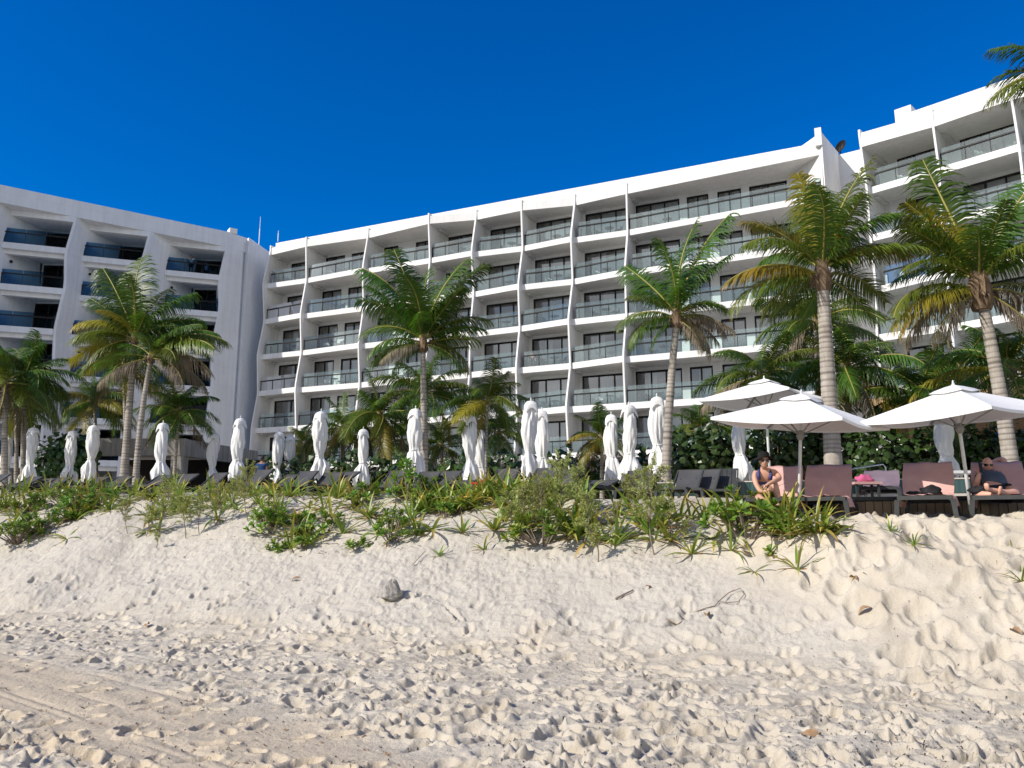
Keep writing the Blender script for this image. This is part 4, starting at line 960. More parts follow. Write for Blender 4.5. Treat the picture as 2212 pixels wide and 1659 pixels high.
G1, G2, G3 = 'beach lilies along the dune crest', 'scaevola shrubs on the dune', 'feathery shrubs on the dune'
for k in range(330):
    px = PL.uniform(-15, 1850); u = PL.random() ** 1.6; py = 1068 + u * (lowy(px) - 1068 - 4); s = PL.uniform(.8, 1.25) * (1.1 if px > 1000 else .95)
    if px < 520 and PL.random() < .2: continue
    if u > .55 and PL.random() < .45: continue
    v = PL.randint(0, 12); pale = v in (2, 5, 8, 11)
    plant('lily', px, py, s, v, PL.random() * 6.28, f"{SZ(s)} {'pale yellowing' if pale else 'green'} beach lily {zone(px, py)} below {near(px)}", PL, G1)
# lilies that stand apart on the bare sand
for (px, py, s, v, lb) in ((612, 1160, .8, 3, 'sprawling flat lily with long side leaves on bare sand below the wing corner'), (1045, 1185, .62, 1, 'small red-tipped lily alone on the sand below the parasol beside the red bag'), (950, 1200, .45, 4, 'tiny yellow-green lily alone on bare sand below the tall straight palm'),
                           (1495, 1200, .8, 6, 'lily with withered yellow base alone on the slope below the slim leaning palm'), (1580, 1195, .85, 0, 'upright lily with brown withered skirt below the seated woman'), (1630, 1235, .6, 3, 'flattened half-dry lily lowest on the slope below the seated woman'), (1722, 1225, .72, 5, 'stubby orange-tipped lily lowest beside the sand path'),
                           (1600, 1086, 1.25, 0, 'tall lily rising in front of the seated woman, nearest her feet'), (1640, 1092, 1.2, 7, 'spreading lily directly below the seated woman'), (1686, 1094, 1.15, 4, 'upright lily between the seated woman and the parasol pole'), (1793, 1140, 1.0, 9, 'long-leaved sprawling lily at the corner of the sand path'), (1923, 1143, .42, 10, 'single-bladed seedling lily alone on the sand path near the loungers'), (1975, 1180, .4, 4, 'small grey-green seedling lily on the sand path'), (2206, 1250, .5, 6, 'wilted dark lily at the outer edge of the sand path'),
                           (2185, 1178, .35, 1, 'tiny thin lily at the outer edge of the sand path'), (1860, 1225, .42, 3, 'drooping little lily beside the sand path shoulder'), (145, 1165, .95, 9, 'wide-spreading thin-leaved lily below the smooth pale palm'), (320, 1150, .9, 3, 'loose pale lily on the bare slope below the parasol before the concrete wall')):
    plant('lily', px, py, s, v, PL.random() * 6.28, lb, PL, G1)
for k in range(19):
    px = PL.choice([PL.uniform(-10, 260), PL.uniform(560, 960), PL.uniform(560, 960), PL.uniform(-10, 1250)]); u = PL.random(); py = 1074 + u * (lowy(px) - 1074); v = PL.choice((0, 1, 1, 2, 2, 3, 5)); s = PL.uniform(.8, 1.15)
    plant('scaevola_shrub', px, py, s, v, PL.random() * 6.28, f"{('single-rosette', 'little', 'leafy', 'broad', 'tiny', 'leggy', 'broad', 'tall')[v]} bright green scaevola {zone(px, py)} below {near(px)}", PL, G2)
for (px, py, s, v, lb) in ((40, 1175, 1.0, 6, 'largest dense mound of scaevola at the lower planted edge by the frame edge'), (90, 1150, .9, 3, 'dense scaevola mound just above the largest one'), (845, 1172, 1.0, 7, 'scaevola on a tall bare stem standing forward of the others'), (790, 1090, 1.0, 2, 'large dark scaevola clump on the crest beside the tall straight palm'),
                           (880, 1085, 1.25, 7, 'tallest yellow-green scaevola on the crest at the foot of the tall straight palm'), (985, 1110, 1.0, 1, 'scaevola between lilies right of the tall straight palm'), (1612, 1155, 1.25, 3, 'dark glossy scaevola clump in front of the seated woman'), (1640, 1120, 1.0, 2, 'scaevola clump just under the seated woman'), (1668, 1192, 1.05, 4, 'single dark rosette alone on the sand below the seated woman'),
                           (1632, 1102, 1.15, 2, 'leafy scaevola hiding the feet of the seated woman'), (1662, 1100, 1.1, 1, 'leafy scaevola beside the lounger foot under the seated woman'), (772, 1182, 1.1, 0, 'scaevola rosette lowest on the sand below the small parasol'), (600, 1185, 1.0, 0, 'scaevola rosettes lowest on the sand below the narrow parasol pair'), (905, 1158, .9, 4, 'shaded low rosette on the sand below the tall straight palm'), (655, 1165, .95, 1, 'dense scaevola clump below the parasol with the fallen hem'), (700, 1150, 1.0, 2, 'dense scaevola clump just past the fallen-hem parasol')):
    plant('scaevola_shrub', px, py, s, v, PL.random() * 6.28, lb, PL, G2)
for (px, py, s, v) in ((345, 1158, 1.15, 1), (315, 1165, .8, 0), (340, 1185, .7, 4), (398, 1165, 1.0, 3), (432, 1150, .9, 1), (470, 1140, 1.0, 0), (535, 1128, 1.0, 1), (590, 1120, .7, 2), (275, 1150, .8, 3), (1130, 1165, 1.1, 3), (1180, 1170, 1.0, 1), (1225, 1150, 1.1, 1), (1262, 1185, 1.1, 3), (1295, 1215, 1.15, 4), (1320, 1180, .9, 0),
                       (1415, 1200, 1.25, 1), (1380, 1150, 1.0, 3), (1450, 1150, .9, 0), (1355, 1130, .9, 2), (1480, 1180, .8, 4), (1100, 1150, .9, 0), (1240, 1120, 1.0, 3), (1160, 1120, .9, 2), (505, 1110, .9, 3)):
    plant('bay_cedar_shrub', px, py, s, v, PL.random() * 6.28, f"{('thin', 'tall branching', 'low', 'bushy', 'leaning')[v]} feathery grey-green shrub {zone(px, py)} below {near(px)}", PL, G3)
# ------------------------------------------------------------------ parasols
def parasol_meshes(seed):
    rnd = random.Random(seed); mb = MB(); nt_ = 72; zs = [2.50, 2.44, 2.36, 2.27, 2.16, 2.05, 1.94, 1.83, 1.72, 1.61, 1.50, 1.42, 1.36, 1.32, 1.28, 1.22, 1.14, 1.05, .96, .87, .79, .72]
    k = 9; tw = rnd.uniform(-2.2, 2.2); ph = rnd.random() * 6.28; bx, by = rnd.uniform(-.06, .06), rnd.uniform(-.05, .05); zt_ = rnd.uniform(-.10, .16)
    lob = [rnd.uniform(.3, 1.5) for _ in range(k)]; hem = [rnd.uniform(-.04, .34) for _ in range(k)]; out_ = [rnd.uniform(.7, 1.5) for _ in range(k)]; sk = [rnd.uniform(.25, .75) for _ in range(k)]
    prof_ = [(2.52, .06), (2.46, .11), (2.30, .185), (2.0, .215), (1.75, .205), (1.5 + zt_, .165), (1.33 + zt_, .122), (1.20 + zt_, .175), (1.0, .225), (.72, .235)]
    zz = [p[0] for p in prof_][::-1]; rr = [p[1] for p in prof_][::-1]
    G = []
    for i, z in enumerate(zs):
        row = []
        for q in range(nt_):
            a = 2 * math.pi * q / nt_; r = float(np.interp(z, zz, rr)); tws = tw * (2.5 - z) / 1.8 + .25 * math.sin(z * 2.3 + seed)
            lk = (a - tws - ph) / (2 * math.pi) * k; li = int(math.floor(lk)) % k; lf = lk - math.floor(lk)
            tri = lf / sk[li] if lf < sk[li] else (1 - lf) / (1 - sk[li])              # lop-sided pleats
            fold = tri ** .75 - .6
            low = max(0.0, (1.28 + zt_ - z) / .55); amp = .19 * min(1, (2.5 - z) / .3) * (.8 + .5 * low) * (.5 if abs(z - 1.33 - zt_) < .06 else 1)
            r *= 1 + amp * fold * lob[li] + .15 * math.sin(a * 2 + z * 2.2 + ph) + .09 * math.sin(a + z * 4 + seed) + low * (out_[li] - .8) * .7
            r += .012 * math.sin(a * 7 + z * 9 + ph) + .030 * mnoise.noise(Vector((math.cos(a) * 3.2, math.sin(a) * 3.2, z * 4 + seed))) + .014 * mnoise.noise(Vector((math.cos(a) * 8, math.sin(a) * 8, z * 9 + seed)))
            zh = z
            if low > 0: zh = z + hem[li] * min(1, low) * (.3 + .7 * tri) - .12 * min(1, low) * (1 - tri) + .06 * min(1, low) * math.sin(a * 2 + ph)
            row.append((math.cos(a) * r + bx * math.sin((2.5 - z) * 2.1), math.sin(a) * r + by * math.sin((2.5 - z) * 2.6), zh))
        G.append(row)
    mb.grid(G, True)
    cap = MB(); rows = []; nf = 4; cl = [rnd.uniform(.85, 1.25) for _ in range(nf)]
    for (z, r, w) in ((2.615, .012, 0), (2.605, .07, .05), (2.575, .14, .2), (2.52, .180, .5), (2.46, .198, .8), (2.40, .208, 1.0), (2.345, .212, 1.2)):
        row = []
        for q in range(32):
            a = 2 * math.pi * q / 32; u = ((a + ph) / (2 * math.pi) * nf) % 1; e = abs(2 * u - 1)           # corners point out and down
            sq = 1 / max(abs(math.cos(a + ph)), abs(math.sin(a + ph))); e = (sq - 1) / .414; rr_ = r * lerp(1, .90 * sq * (1 + .12 * (cl[int(((a + ph) / (2 * math.pi) * nf) % nf)] - 1)), min(1, w))
            row.append((math.cos(a) * rr_ + bx * .1, math.sin(a) * rr_, z - .15 * w * (e - .4) * (z < 2.5) + .006 * math.sin(a * 3 + seed) * w))
        rows.append(row)
    cap.grid(rows, True)
    pl = MB(); pl.tube([(0, 0, 0), (0, 0, 2.62)], .027, 10); pl.tube([(0, 0, 2.60), (0, 0, 2.66), (0, 0, 2.70)], [.016, .02, .008], 8)
    bs = MB(); bs.tube([(0, 0, .0), (0, 0, .05), (0, 0, .07)], [.26, .26, .22], 20); bs.tube([(0, 0, .07), (0, 0, .34)], .04, 10)
    tie = MB(); tie.tube([(math.cos(a) * .132 + bx * .66, math.sin(a) * .132 + by * .1, 1.33 + zt_ + .02 * math.sin(a)) for a in [2 * math.pi * q / 16 for q in range(17)]], .012, 6)
    return mb.mesh('canopy', M['canvas'], True), cap.mesh('vent_cap', M['canvas'], False), pl.mesh('pole', M['pole'], True), bs.mesh('base', M['frame'], False), tie.mesh('tie_strap', M['canvas'], True)
PARA = [parasol_meshes(500 + k) for k in range(8)]
def parasol(px, ytop, label, v, rz, lean=(0, 0), s=1.0, Y=None, grp='closed white parasols on the terrace'):
    uu = (px - CX) / FPX; Y = Y or 3.26 * FPX / (1137 - ytop + .02 * uu * FPX); P = at(px, 1000, Y)
    x = at(px, (ytop + 1060) / 2, Y).x
    t = thing('closed_parasol', label, 'parasol', (x, Y, tz(x)), rz, grp); t.rotation_euler = (lean[1], lean[0], rz); t.scale = (s * .90, s * .90, s * 1.02)
    for nm, me_ in zip(('canopy', 'vent_cap', 'pole', 'base', 'tie_strap'), PARA[v % 8]): link(nm, me_, t)
for i, (px, yt, lb, s) in enumerate([
    (14, 948, 'closed parasol nearest the edge of the frame, beside the first dark palms', 1), (64, 928, 'bulky closed parasol partly hiding a narrower one, near the dark edge palms', 1.02), (53, 946, 'closed parasol mostly hidden behind the bulky one near the dark edge palms', .9), (82, 960, 'narrow tightly wrapped closed parasol just past the bulky one', .95),
    (152, 933, 'closed parasol in shade before the dark shrub', 1), (196, 921, 'broad sunlit closed parasol with flaring hem beside the smooth pale palm', 1), (180, 960, 'closed parasol hidden behind the broad sunlit one beside the smooth pale palm', .95), (350, 915, 'closed parasol with twisted waist before the concrete pavilion wall', 1),
    (459, 938, 'small shaded closed parasol by the concrete pavilion side wall', 1), (515, 909, 'large closed parasol with square hem before the corner of the hotel wings', 1.02), (599, 934, 'straight closed parasol of the close pair beyond the man in blue', 1), (621, 938, 'slightly leaning closed parasol of the close pair beyond the man in blue', .97),
    (692, 897, 'large closed parasol with rumpled fallen hem near the short yellowish palm', 1.03), (786, 929, 'closed parasol with one trailing hem before the central hedge', 1), (896, 890, 'large closed parasol touching the tall straight palm trunk', 1.03), (1018, 899, 'closed parasol with flounced skirt beside the thin olive palm', 1),
    (1038, 926, 'slimmer closed parasol overlapping the thin olive palm trunk', .98), (1141, 877, 'widest closed parasol with wind-blown hem in the middle of the terrace', 1.05), (1168, 888, 'closed parasol tucked close behind the widest one', 1), (1322, 897, 'shorter of the two slim closed parasols by the golden small palm', 1),
    (1357, 876, 'taller of the two slim closed parasols by the golden small palm', 1), (1424, 870, 'broad closed parasol with side flap against the slim leaning palm', 1.05)]):
    parasol(px, yt, lb, i * 3 + 1, i * 1.7, ((-.02, .03, -.035, .02, 0)[i % 5], 0), s)
parasol(1600, 898, 'closed parasol hanging under the edge of the nearest open parasol, before the tall hedge', 2, .4, s=.97, Y=21.2)
parasol(1668, 944, 'small tightly wrapped closed parasol behind the seated woman', 6, 1.0, s=.95)
parasol(2046, 885, 'closed parasol with ragged hem under the large open parasol by the pink loungers', 4, 2.2, s=1.0, Y=19.6)
parasol(936, 990, 'tiny distant closed parasol beyond the tall straight palm', 3, .2, s=.9, Y=34)
parasol(1240, 1000, 'tiny distant closed parasol seen between the dark loungers in the middle', 5, 2, s=.8, Y=33)
# open square parasols
def open_parasol(label, apex, th, tilt, drop, hd, base_z=TZ):
    Rm = Matrix.Rotation(tilt[0], 3, 'X') @ Matrix.Rotation(tilt[1], 3, 'Y'); ap = Vector(apex)
    ax = Rm @ Vector((0, 0, -1)); ft = ap + ax * ((ap.z - base_z) / -ax.z)
    t = thing('open_parasol', label, 'parasol', ft, 0, 'open white parasols')
    o = ap - ft; V = lambda v: o + Rm @ Vector(v)
    cn = [Vector((hd * math.cos(th + k * math.pi / 2), hd * math.sin(th + k * math.pi / 2), -drop)) for k in range(4)]
    mb = MB(); top0 = .12
    # four gently sagging panels, thin double skin
    nu, nv = 9, 9
    for k in range(4):
        a, b_ = cn[k], cn[(k + 1) % 4]
        for off in (0.0, -.012):
            G = []
            for i in range(nu + 1):
                u = lerp(top0, 1, i / nu); row = []
                for q in range(nv + 1):
                    w = q / nv; p = a.lerp(b_, w) * u; p.z = -drop * u
                    p.z -= .055 * math.sin(math.pi * w) * u * (1 - .35 * u) + .02 * math.sin(math.pi * w) * u
                    e = 1 - .035 * math.sin(math.pi * w) * u
                    row.append(V((p.x * e, p.y * e, p.z + off + .0)))
                G.append(row)
            mb.grid(G if off == 0 else [r_[::-1] for r_ in G])
        # hem valance
        G = [[], []]
        for q in range(nv + 1):
            w = q / nv; p = a.lerp(b_, w); e = 1 - .035 * math.sin(math.pi * w); z = -drop - .02 * math.sin(math.pi * w) - .055 * math.sin(math.pi * w) * .65
            G[0].append(V((p.x * e, p.y * e, z))); G[1].append(V((p.x * e, p.y * e, z - .045)))
        mb.grid(G)
    mb.build('canopy', M['canvas'], t, True)
    vc = MB(); rr_ = .20
    G = [[V((0, 0, .045))] * 9]
    for u, zz in ((.10, .045 - drop * .08), (.20, .05 - drop * .2), (.25, .035 - drop * .25)):
        row = []
        for k in range(4):
            for w in (0, .5): p = cn[k].lerp(cn[(k + 1) % 4], w) * u; row.append(V((p.x, p.y, zz - (.022 if w else 0) * (u > .15))))
        G.append(row + [row[0]])
    vc.grid(G); vc.build('vent_cap', M['canvas'], t, True)
    for k in range(4):
        r_ = MB(); r_.bar(V((cn[k].x * .03, cn[k].y * .03, -.06)), V((cn[k].x * .985, cn[k].y * .985, -drop - .03)), .022, .03)
        m_ = cn[k] * .5; r_.bar(V((cn[k].x * .025, cn[k].y * .025, -drop * .5 - .40)), V((m_.x, m_.y, -drop * .5 - .045)), .018, .02); r_.build('rib', M['rib'], t)
    pl = MB(); pl.tube([V((0, 0, .06)), V((0, 0, -.9)), Vector((0, 0, 0))], [.024, .026, .028], 12); pl.tube([V((0, 0, .06)), V((0, 0, .115))], [.02, .008], 8); pl.build('pole', M['pole'], t, True)
    hb = MB(); hb.tube([V((0, 0, -drop * .5 - .34)), V((0, 0, -drop * .5 - .44)), V((0, 0, -drop * .5 - .50))], [.035, .065, .035], 10); hb.build('hub', M['rib'], t, True)
    bs = MB(); bs.tube([(0, 0, 0), (0, 0, .06)], [.3, .3], 20); bs.tube([(0, 0, .06), (0, 0, .35)], .042, 10); bs.build('base', M['frame'], t)
open_parasol('open white parasol in the middle of the three, tilted over the seated woman', (6.297 * .745, 17.135 * .745, 1.6 + 2.786 * .745), -1.526, (.074, .056), .565 * .745, 1.98 * .745, 1.72)
open_parasol('nearest large open white parasol shading the reclining man', (9.285 * .735, 16.511 * .735, 1.6 + 2.873 * .735), -1.798, (.033, -.061), .581 * .735, 1.984 * .735, 1.72)
open_parasol('rearmost and highest open white parasol with ribs visible underneath', (7.14 * .77, 22.2 * .77, 1.6 + 4.06 * .77), -1.559, (-.015, .0), .543 * .77, 1.90 * .77)

# ------------------------------------------------------------------ sun loungers
def lounger_parts(ang, back=.80, slats=False):
    fr = MB()
    for sx in (-1, 1):
        fr.bar((sx * .33, 0, .285), (sx * .33, 1.98, .285), .055, .065)
    fr.bar((-.36, .03, .29), (.36, .03, .29), .065, .06); fr.bar((-.33, 1.2, .28), (.33, 1.2, .28), .04, .05); fr.bar((-.36, 1.95, .285), (.36, 1.95, .285), .06, .06)
    legs = []
    for sx in (-1, 1):
        for y in (.03, 1.93):
            l = MB(); l.loft([(sx * .36 - .035, y - .04, .26), (sx * .36 + .035, y - .04, .26), (sx * .36 + .035, y + .04, .26), (sx * .36 - .035, y + .04, .26)], [(sx * .385 - .03, y - .035, 0), (sx * .385 + .03, y - .035, 0), (sx * .385 + .03, y + .035, 0), (sx * .385 - .03, y + .035, 0)]); legs.append(l)
    st = MB(); G = []
    for i in range(9):
        y = .05 + 1.12 * i / 8; G.append([(x, y, .322 - .025 * math.sin(math.pi * i / 8) * math.cos(x * 4)) for x in (-.30, -.15, 0, .15, .30)])
    st.grid(G); G2 = [[(p[0], p[1], p[2] - .012) for p in r_[::-1]] for r_ in G]; st.grid(G2)
    bk = MB(); ca, sa = math.cos(ang), math.sin(ang); G = []
    if slats:
        for k in range(5):
            x0 = -.30 + k * .122; f = lambda x, u, o: (x, 1.17 + u * back * ca - o * sa, .31 + u * back * sa + o * ca)
            bk.loft([f(x0, 0, 0), f(x0 + .11, 0, 0), f(x0 + .11, 0, .015), f(x0, 0, .015)], [f(x0, 1, 0), f(x0 + .11, 1, 0), f(x0 + .11, 1, .015), f(x0, 1, .015)])
    else:
        for i in range(8):
            u = i / 7; cv = .035 * math.sin(math.pi * u); G.append([(x, 1.17 + u * back * ca + cv * sa, .315 + u * back * sa - cv * ca + .02 * abs(x)) for x in (-.31, -.15, 0, .15, .31)])
        bk.grid(G); bk.grid([[(p[0], p[1] + .012 * sa, p[2] - .012 * ca) for p in r_[::-1]] for r_ in G])
    bf = MB()
    for sx in (-1, 1): bf.bar((sx * .325, 1.17, .30), (sx * .325, 1.17 + back * ca, .30 + back * sa), .035, .04)
    bf.bar((-.34, 1.17 + back * ca, .30 + back * sa), (.34, 1.17 + back * ca, .30 + back * sa), .035, .045)
    bf.bar((-.2, 1.17 + back * .6 * ca, .29 + back * .6 * sa), (-.2, 1.80, .29), .025, .025); bf.bar((.2, 1.17 + back * .6 * ca, .29 + back * .6 * sa), (.2, 1.80, .29), .025, .025)
    return fr.mesh('frame', M['frame']), [l.mesh('leg', M['frame']) for l in legs], st.mesh('seat', M['sling'], True), bk.mesh('backrest', M['frame' if slats else 'sling'], not slats), bf.mesh('backrest_frame', M['frame'])
LG = {'low': lounger_parts(R(29)), 'mid': lounger_parts(R(40)), 'high': lounger_parts(R(43)), 'flat': lounger_parts(R(12)), 'slat': lounger_parts(R(48), .8, True)}
def lounger(front, rz, label, kind, grp='charcoal sun loungers on the terrace', s=1.0):
    t = thing('sun_lounger', label, 'sun lounger', front, rz, grp); t.scale = (s, s, s)
    f, lg, st, bk, bf = LG[kind]
    link('frame', f, t)
    for l in lg: link('leg', l, t)
    link('seat', st, t); link('backrest', bk, t); link('backrest_frame', bf, t)
    return t
HEAD = -R(25)
for i, (px, yb, kd, lb) in enumerate([
    (11, 1036, 'mid', 'dark lounger at the frame edge before the first closed parasol'), (78, 1029, 'low', 'dark lounger before the bulky closed parasol near the edge'), (108, 1034, 'low', 'dark lounger just past the bulky closed parasol'), (139, 1031, 'low', 'dark lounger with striped shadow before the shaded parasol'), (178, 1040, 'flat', 'flattened dark lounger before the broad sunlit parasol'),
    (225, 1029, 'low', 'dark lounger just past the broad sunlit parasol'), (272, 1028, 'low', 'dark lounger with shadow band in front of the smooth pale palm'), (362, 1025, 'low', 'dark lounger behind the twisted-waist parasol'), (409, 1023, 'low', 'dark lounger with curved seat past the twisted-waist parasol'), (478, 1024, 'mid', 'dark lounger between the shaded and the square-hemmed parasols'),
    (573, 1014, 'mid', 'dark lounger with curved back in front of the man in blue'), (640, 1024, 'low', 'dark lounger behind the close parasol pair'), (668, 1017, 'mid', 'dark lounger tucked behind the fallen-hem parasol'), (722, 1020, 'mid', 'dark lounger just past the fallen-hem parasol'), (755, 1018, 'low', 'dark shadowed lounger before the central hedge'),
    (862, 1013, 'high', 'grey-backed lounger beside the tall straight palm'), (930, 1018, 'mid', 'dark lounger behind the tall straight palm trunk'), (973, 1008, 'low', 'dark lounger with broad sunlit back past the tall straight palm'), (1000, 1036, 'flat', 'flattened dark lounger beside the red bag'), (1099, 1006, 'high', 'dark upright lounger beside the widest closed parasol'),
    (1186, 1010, 'mid', 'dark lounger in shadow just past the widest closed parasol'), (1226, 1008, 'high', 'dark upright lounger with lit corner in the middle of the terrace'), (1305, 1036, 'flat', 'flattened dark lounger before the two slim parasols'), (1383, 1010, 'high', 'dark upright lounger between the slim and the side-flap parasols'), (1492, 1014, 'mid', 'dark lounger in shadow beside the slim leaning palm'), (1530, 1011, 'high', 'dark upright lounger with lit triangle beside the slatted one'), (1566, 1012, 'slat', 'lounger with slatted upright back before the tall hedge')]):
    dz = {'low': .72, 'mid': .84, 'high': .95, 'flat': .5, 'slat': .92}[kd]
    uu = (px - CX) / FPX; Ymin = (10.4 + 7.6) / (1 + .42 * uu) + 1.75
    Yb = Ymin + .25 + .3 * (i % 3); b_ = at(px, yb, Yb)
    L_ = 1.17 + .8 * math.cos({'low': R(29), 'mid': R(40), 'high': R(43), 'flat': R(12), 'slat': R(48)}[kd])
    hd_ = HEAD + R((-6, 4, 0, 7, -3)[i % 5]); d = Vector((-math.sin(hd_), math.cos(hd_), 0))
    p = b_ - d * L_; s_ = min(1.12, max(.9, (b_.z - tz(p.x)) / dz)); p = b_ - d * L_ * s_; lounger((p.x, p.y, tz(p.x)), hd_, lb, kd, s=s_)
# the nearer loungers with towels, on the sand in front of the plank-faced deck
def towel_on(front, rz, ang, label, m, w=.74, s=1.0, over=.35):
    mb = MB(); G = []; ca, sa = math.cos(ang), math.sin(ang); rnd = random.Random(int(front[0] * 100)); n = 26; k = 13
    for i in range(n + 1):
        u = i / n; row = []
        for q in range(k + 1):
            x = (q / k - .5) * w * (1.12 if u < .5 else .97); e = max(0, abs(x) - .33) if u < .5 else 0
            if u < .5: y = .35 + (1.17 - .35) * u * 2; z = .345
            elif u < .93: v = (u - .5) / .43; y = 1.17 + v * .815 * ca - .03 * sa; z = .345 + v * .815 * sa + .03 * ca
            else: v = (u - .93) / .07; y = 1.17 + .83 * ca + .03 + .02 * v; z = .36 + .815 * sa - .16 * v
            z -= e * 2.0 + .0; z += .008 * math.sin(x * 17 + u * 9 + rnd.random()) + .006 * math.sin(u * 37 + x * 5)
            if u < .06: z += .012 * math.sin(x * 40)
            xx = x * (1 - .12 * min(1, e * 8)) * (1 + .03 * math.sin(u * 11)) + (.05 * math.sin(u * 5) if u < .5 else 0)
            row.append((xx, y + (.05 * math.sin(x * 9) if u < .1 else 0), z))
        G.append(row)
    mb.grid(G); mb.grid([[(p[0], p[1], p[2] - .008) for p in r_[::-1]] for r_ in G])
    t = tag(mb.build('beach_towel', m, None, True), label, 'towel', 'towels on the loungers'); t.location = front; t.rotation_euler = (0, 0, rz); t.scale = (s, s, s); return t
def sand_z(x, y): return gz(x, y) + HMZ(x, y)
RL = []
DZ = 1.72
for (pf, pb, yf, kd, lb, tw) in ((1657, 1690, 12.4, 'high', 'lounger under the seated woman, pink towel over its back', 'flat pink towel over the back behind the seated woman'), (1772, 1792, 12.1, 'high', 'lounger with draped pink towel crossed by a pole shadow', 'pink towel with bunched corners crossed by a pole shadow'),
                             (2000, 2005, 11.6, 'high', 'empty lounger with pink towel and black things on its seat', 'pink towel half in shadow on the empty lounger'), (2166, 2152, 11.5, 'high', 'lounger carrying the reclining man at the edge of the frame', 'pink towel beneath the reclining man')):
    a = at(pf, 1110, yf); b_ = at(pb, 1010, yf + 1.62); hd_ = -math.atan2(b_.x - a.x, b_.y - a.y)
    RL.append((a, hd_)); lounger((a.x, a.y, DZ), hd_, lb, kd, 'loungers with pink towels'); towel_on((a.x, a.y, DZ), hd_, R(43), tw, M['towel'])
a = at(1900, 1075, 15.0); b_ = at(1903, 1012, 16.5); hd_ = -math.atan2(b_.x - a.x, b_.y - a.y)
lounger((a.x, a.y, 2.04), hd_, 'low dark lounger with mauve towel between the two pink-towelled ones', 'low', 'loungers with pink towels', .92); towel_on((a.x, a.y, 2.04), hd_, R(29), 'mauve towel on the low dark lounger between the pink ones', M['towel_p'], s=.92)
# deck edge clad in upright boards
P0 = at(1780, 1100, 14.0); P1 = at(2330, 1100, 12.95); d = (P1 - P0); d.z = 0; ln = d.length; d.normalize()
t = thing('plank_wall', 'weathered brown plank facing of the deck edge behind the loungers', 'deck edge', (P0.x, P0.y, 1.5), math.atan2(d.y, d.x))
mb = MB(); x = 0; rnd = random.Random(4)
while x < ln:
    w = .135; mb.tint = rnd.random(); mb.box(x, x + w - .012, rnd.uniform(-.006, .004), .03, 0, .52 + rnd.uniform(-.004, .004)); x += w
mb.build('board', M['wood'], t)['label'] = 'upright weathered boards'
mb = MB(); mb.box(-.05, ln, .032, .10, 0, .49); mb.box(-.05, ln, -.02, .12, .535, .60); mb.build('frame', M['frame'], t)
# pool wall behind, tiled band on pale concrete
P0 = at(1420, 1060, 19.2); P1 = at(2330, 1060, 16.8); d = P1 - P0; d.z = 0; ln = d.length; d.normalize()
t = thing('pool_wall', 'low pool wall with dark green tile band behind the pink loungers', 'wall', (P0.x, P0.y, TZ - .05), math.atan2(d.y, d.x))
mb = MB(); mb.box(0, ln, 0, .35, 0, .33); mb.build('concrete_base', M['conc_l'], t)
mb = MB(); mb.box(0, ln, -.02, .37, .333, .62); mb.build('tile_band', M['tile'], t); mb = MB(); mb.box(0, ln, -.04, .38, .622, .65); mb.build('coping', M['conc_l'], t)
# handrail into the pool
a = at(1812, 1072, 17.3); t = thing('pool_handrail', 'thin steel pool handrail between the pink loungers and the hedge', 'handrail', (a.x, a.y, TZ))
q = [at(1814, 1032, 17.3), at(1835, 1014, 17.5), at(1880, 1007, 17.8), at(1907, 1003, 17.9), at(1913, 1010, 17.9), at(1914, 1068, 17.9)]
mb = MB(); mb.tube([p - Vector((a.x, a.y, TZ)) for p in q], .02, 8); mb.build('rail', M['steel'], t, True)
# side table beside the man
a = at(2062, 1060, 16.2); t = thing('side_table', 'low white side table behind the reclining man', 'table', (a.x, a.y, TZ))
mb = MB(); mb.box(-.62, .62, -.3, .3, .60, .655); mb.build('table_top', M['pole'], t)
for sx in (-.5, .5):
    for sy in (-.22, .22): mb = MB(); mb.box(sx - .025, sx + .025, sy - .025, sy + .025, 0, .60); mb.build('leg', M['frame'], t)
# small belongings
def soft_blob(name, label, cat, c, r, m, seed, amp=.35, group=None, flat=None):
    rnd = random.Random(seed); mb = MB(); n, k = 12, 18; G = []
    for i in range(n + 1):
        th_ = math.pi * i / n; row = []
        for q in range(k):
            a = 2 * math.pi * q / k; d = Vector((math.sin(th_) * math.cos(a), math.sin(th_) * math.sin(a), math.cos(th_)))
            s = 1 + amp * mnoise.noise(d * 1.7 + Vector((seed, 0, 0))) + amp * .5 * mnoise.noise(d * 4.1 + Vector((0, seed, 0)))
            z = d.z * r[2] * s
            row.append((d.x * r[0] * s, d.y * r[1] * s, max(z, -r[2] * .55) + r[2] * .55))
        G.append(row)
    mb.grid(G, True); o = mb.build(name, m, None, True); o.location = c; return tag(o, label, cat, group)
def on_seat(i, u, v, h=.36):
    a, hd_ = RL[i]; d = Vector((-math.sin(hd_), math.cos(hd_), 0)); s = Vector((math.cos(hd_), math.sin(hd_), 0)); p = a + d * u + s * v; return (p.x, p.y, DZ + h)
soft_blob('beach_bag', 'black cloth bag on the seat of the empty pink-towelled lounger', 'bag', on_seat(2, .85, .05), (.17, .10, .09), M['bag_black'], 3)
soft_blob('beach_bag', 'flat black cloth bundle beside the bag on the empty lounger', 'bag', on_seat(2, .75, -.18), (.11, .08, .035), M['bag_black'], 5)
soft_blob('beach_bag', 'black bag at the foot of the reclining man', 'bag', on_seat(3, .45, -.24), (.16, .14, .075), M['bag_black'], 7)
a = at(1868, 1064, 15.0); pk = soft_blob('beach_bag', 'hot pink beach bag beside the low mauve-towelled lounger', 'bag', (a.x, a.y, 2.42), (.15, .10, .085), M['bag_pink'], 21, .45)
st_ = thing('stool', 'small dark stool under the hot pink bag', 'stool', (a.x, a.y, 2.04)); mb = MB(); mb.box(-.26, .26, -.2, .2, .33, .375); mb.build('seat', M['towel'], st_)
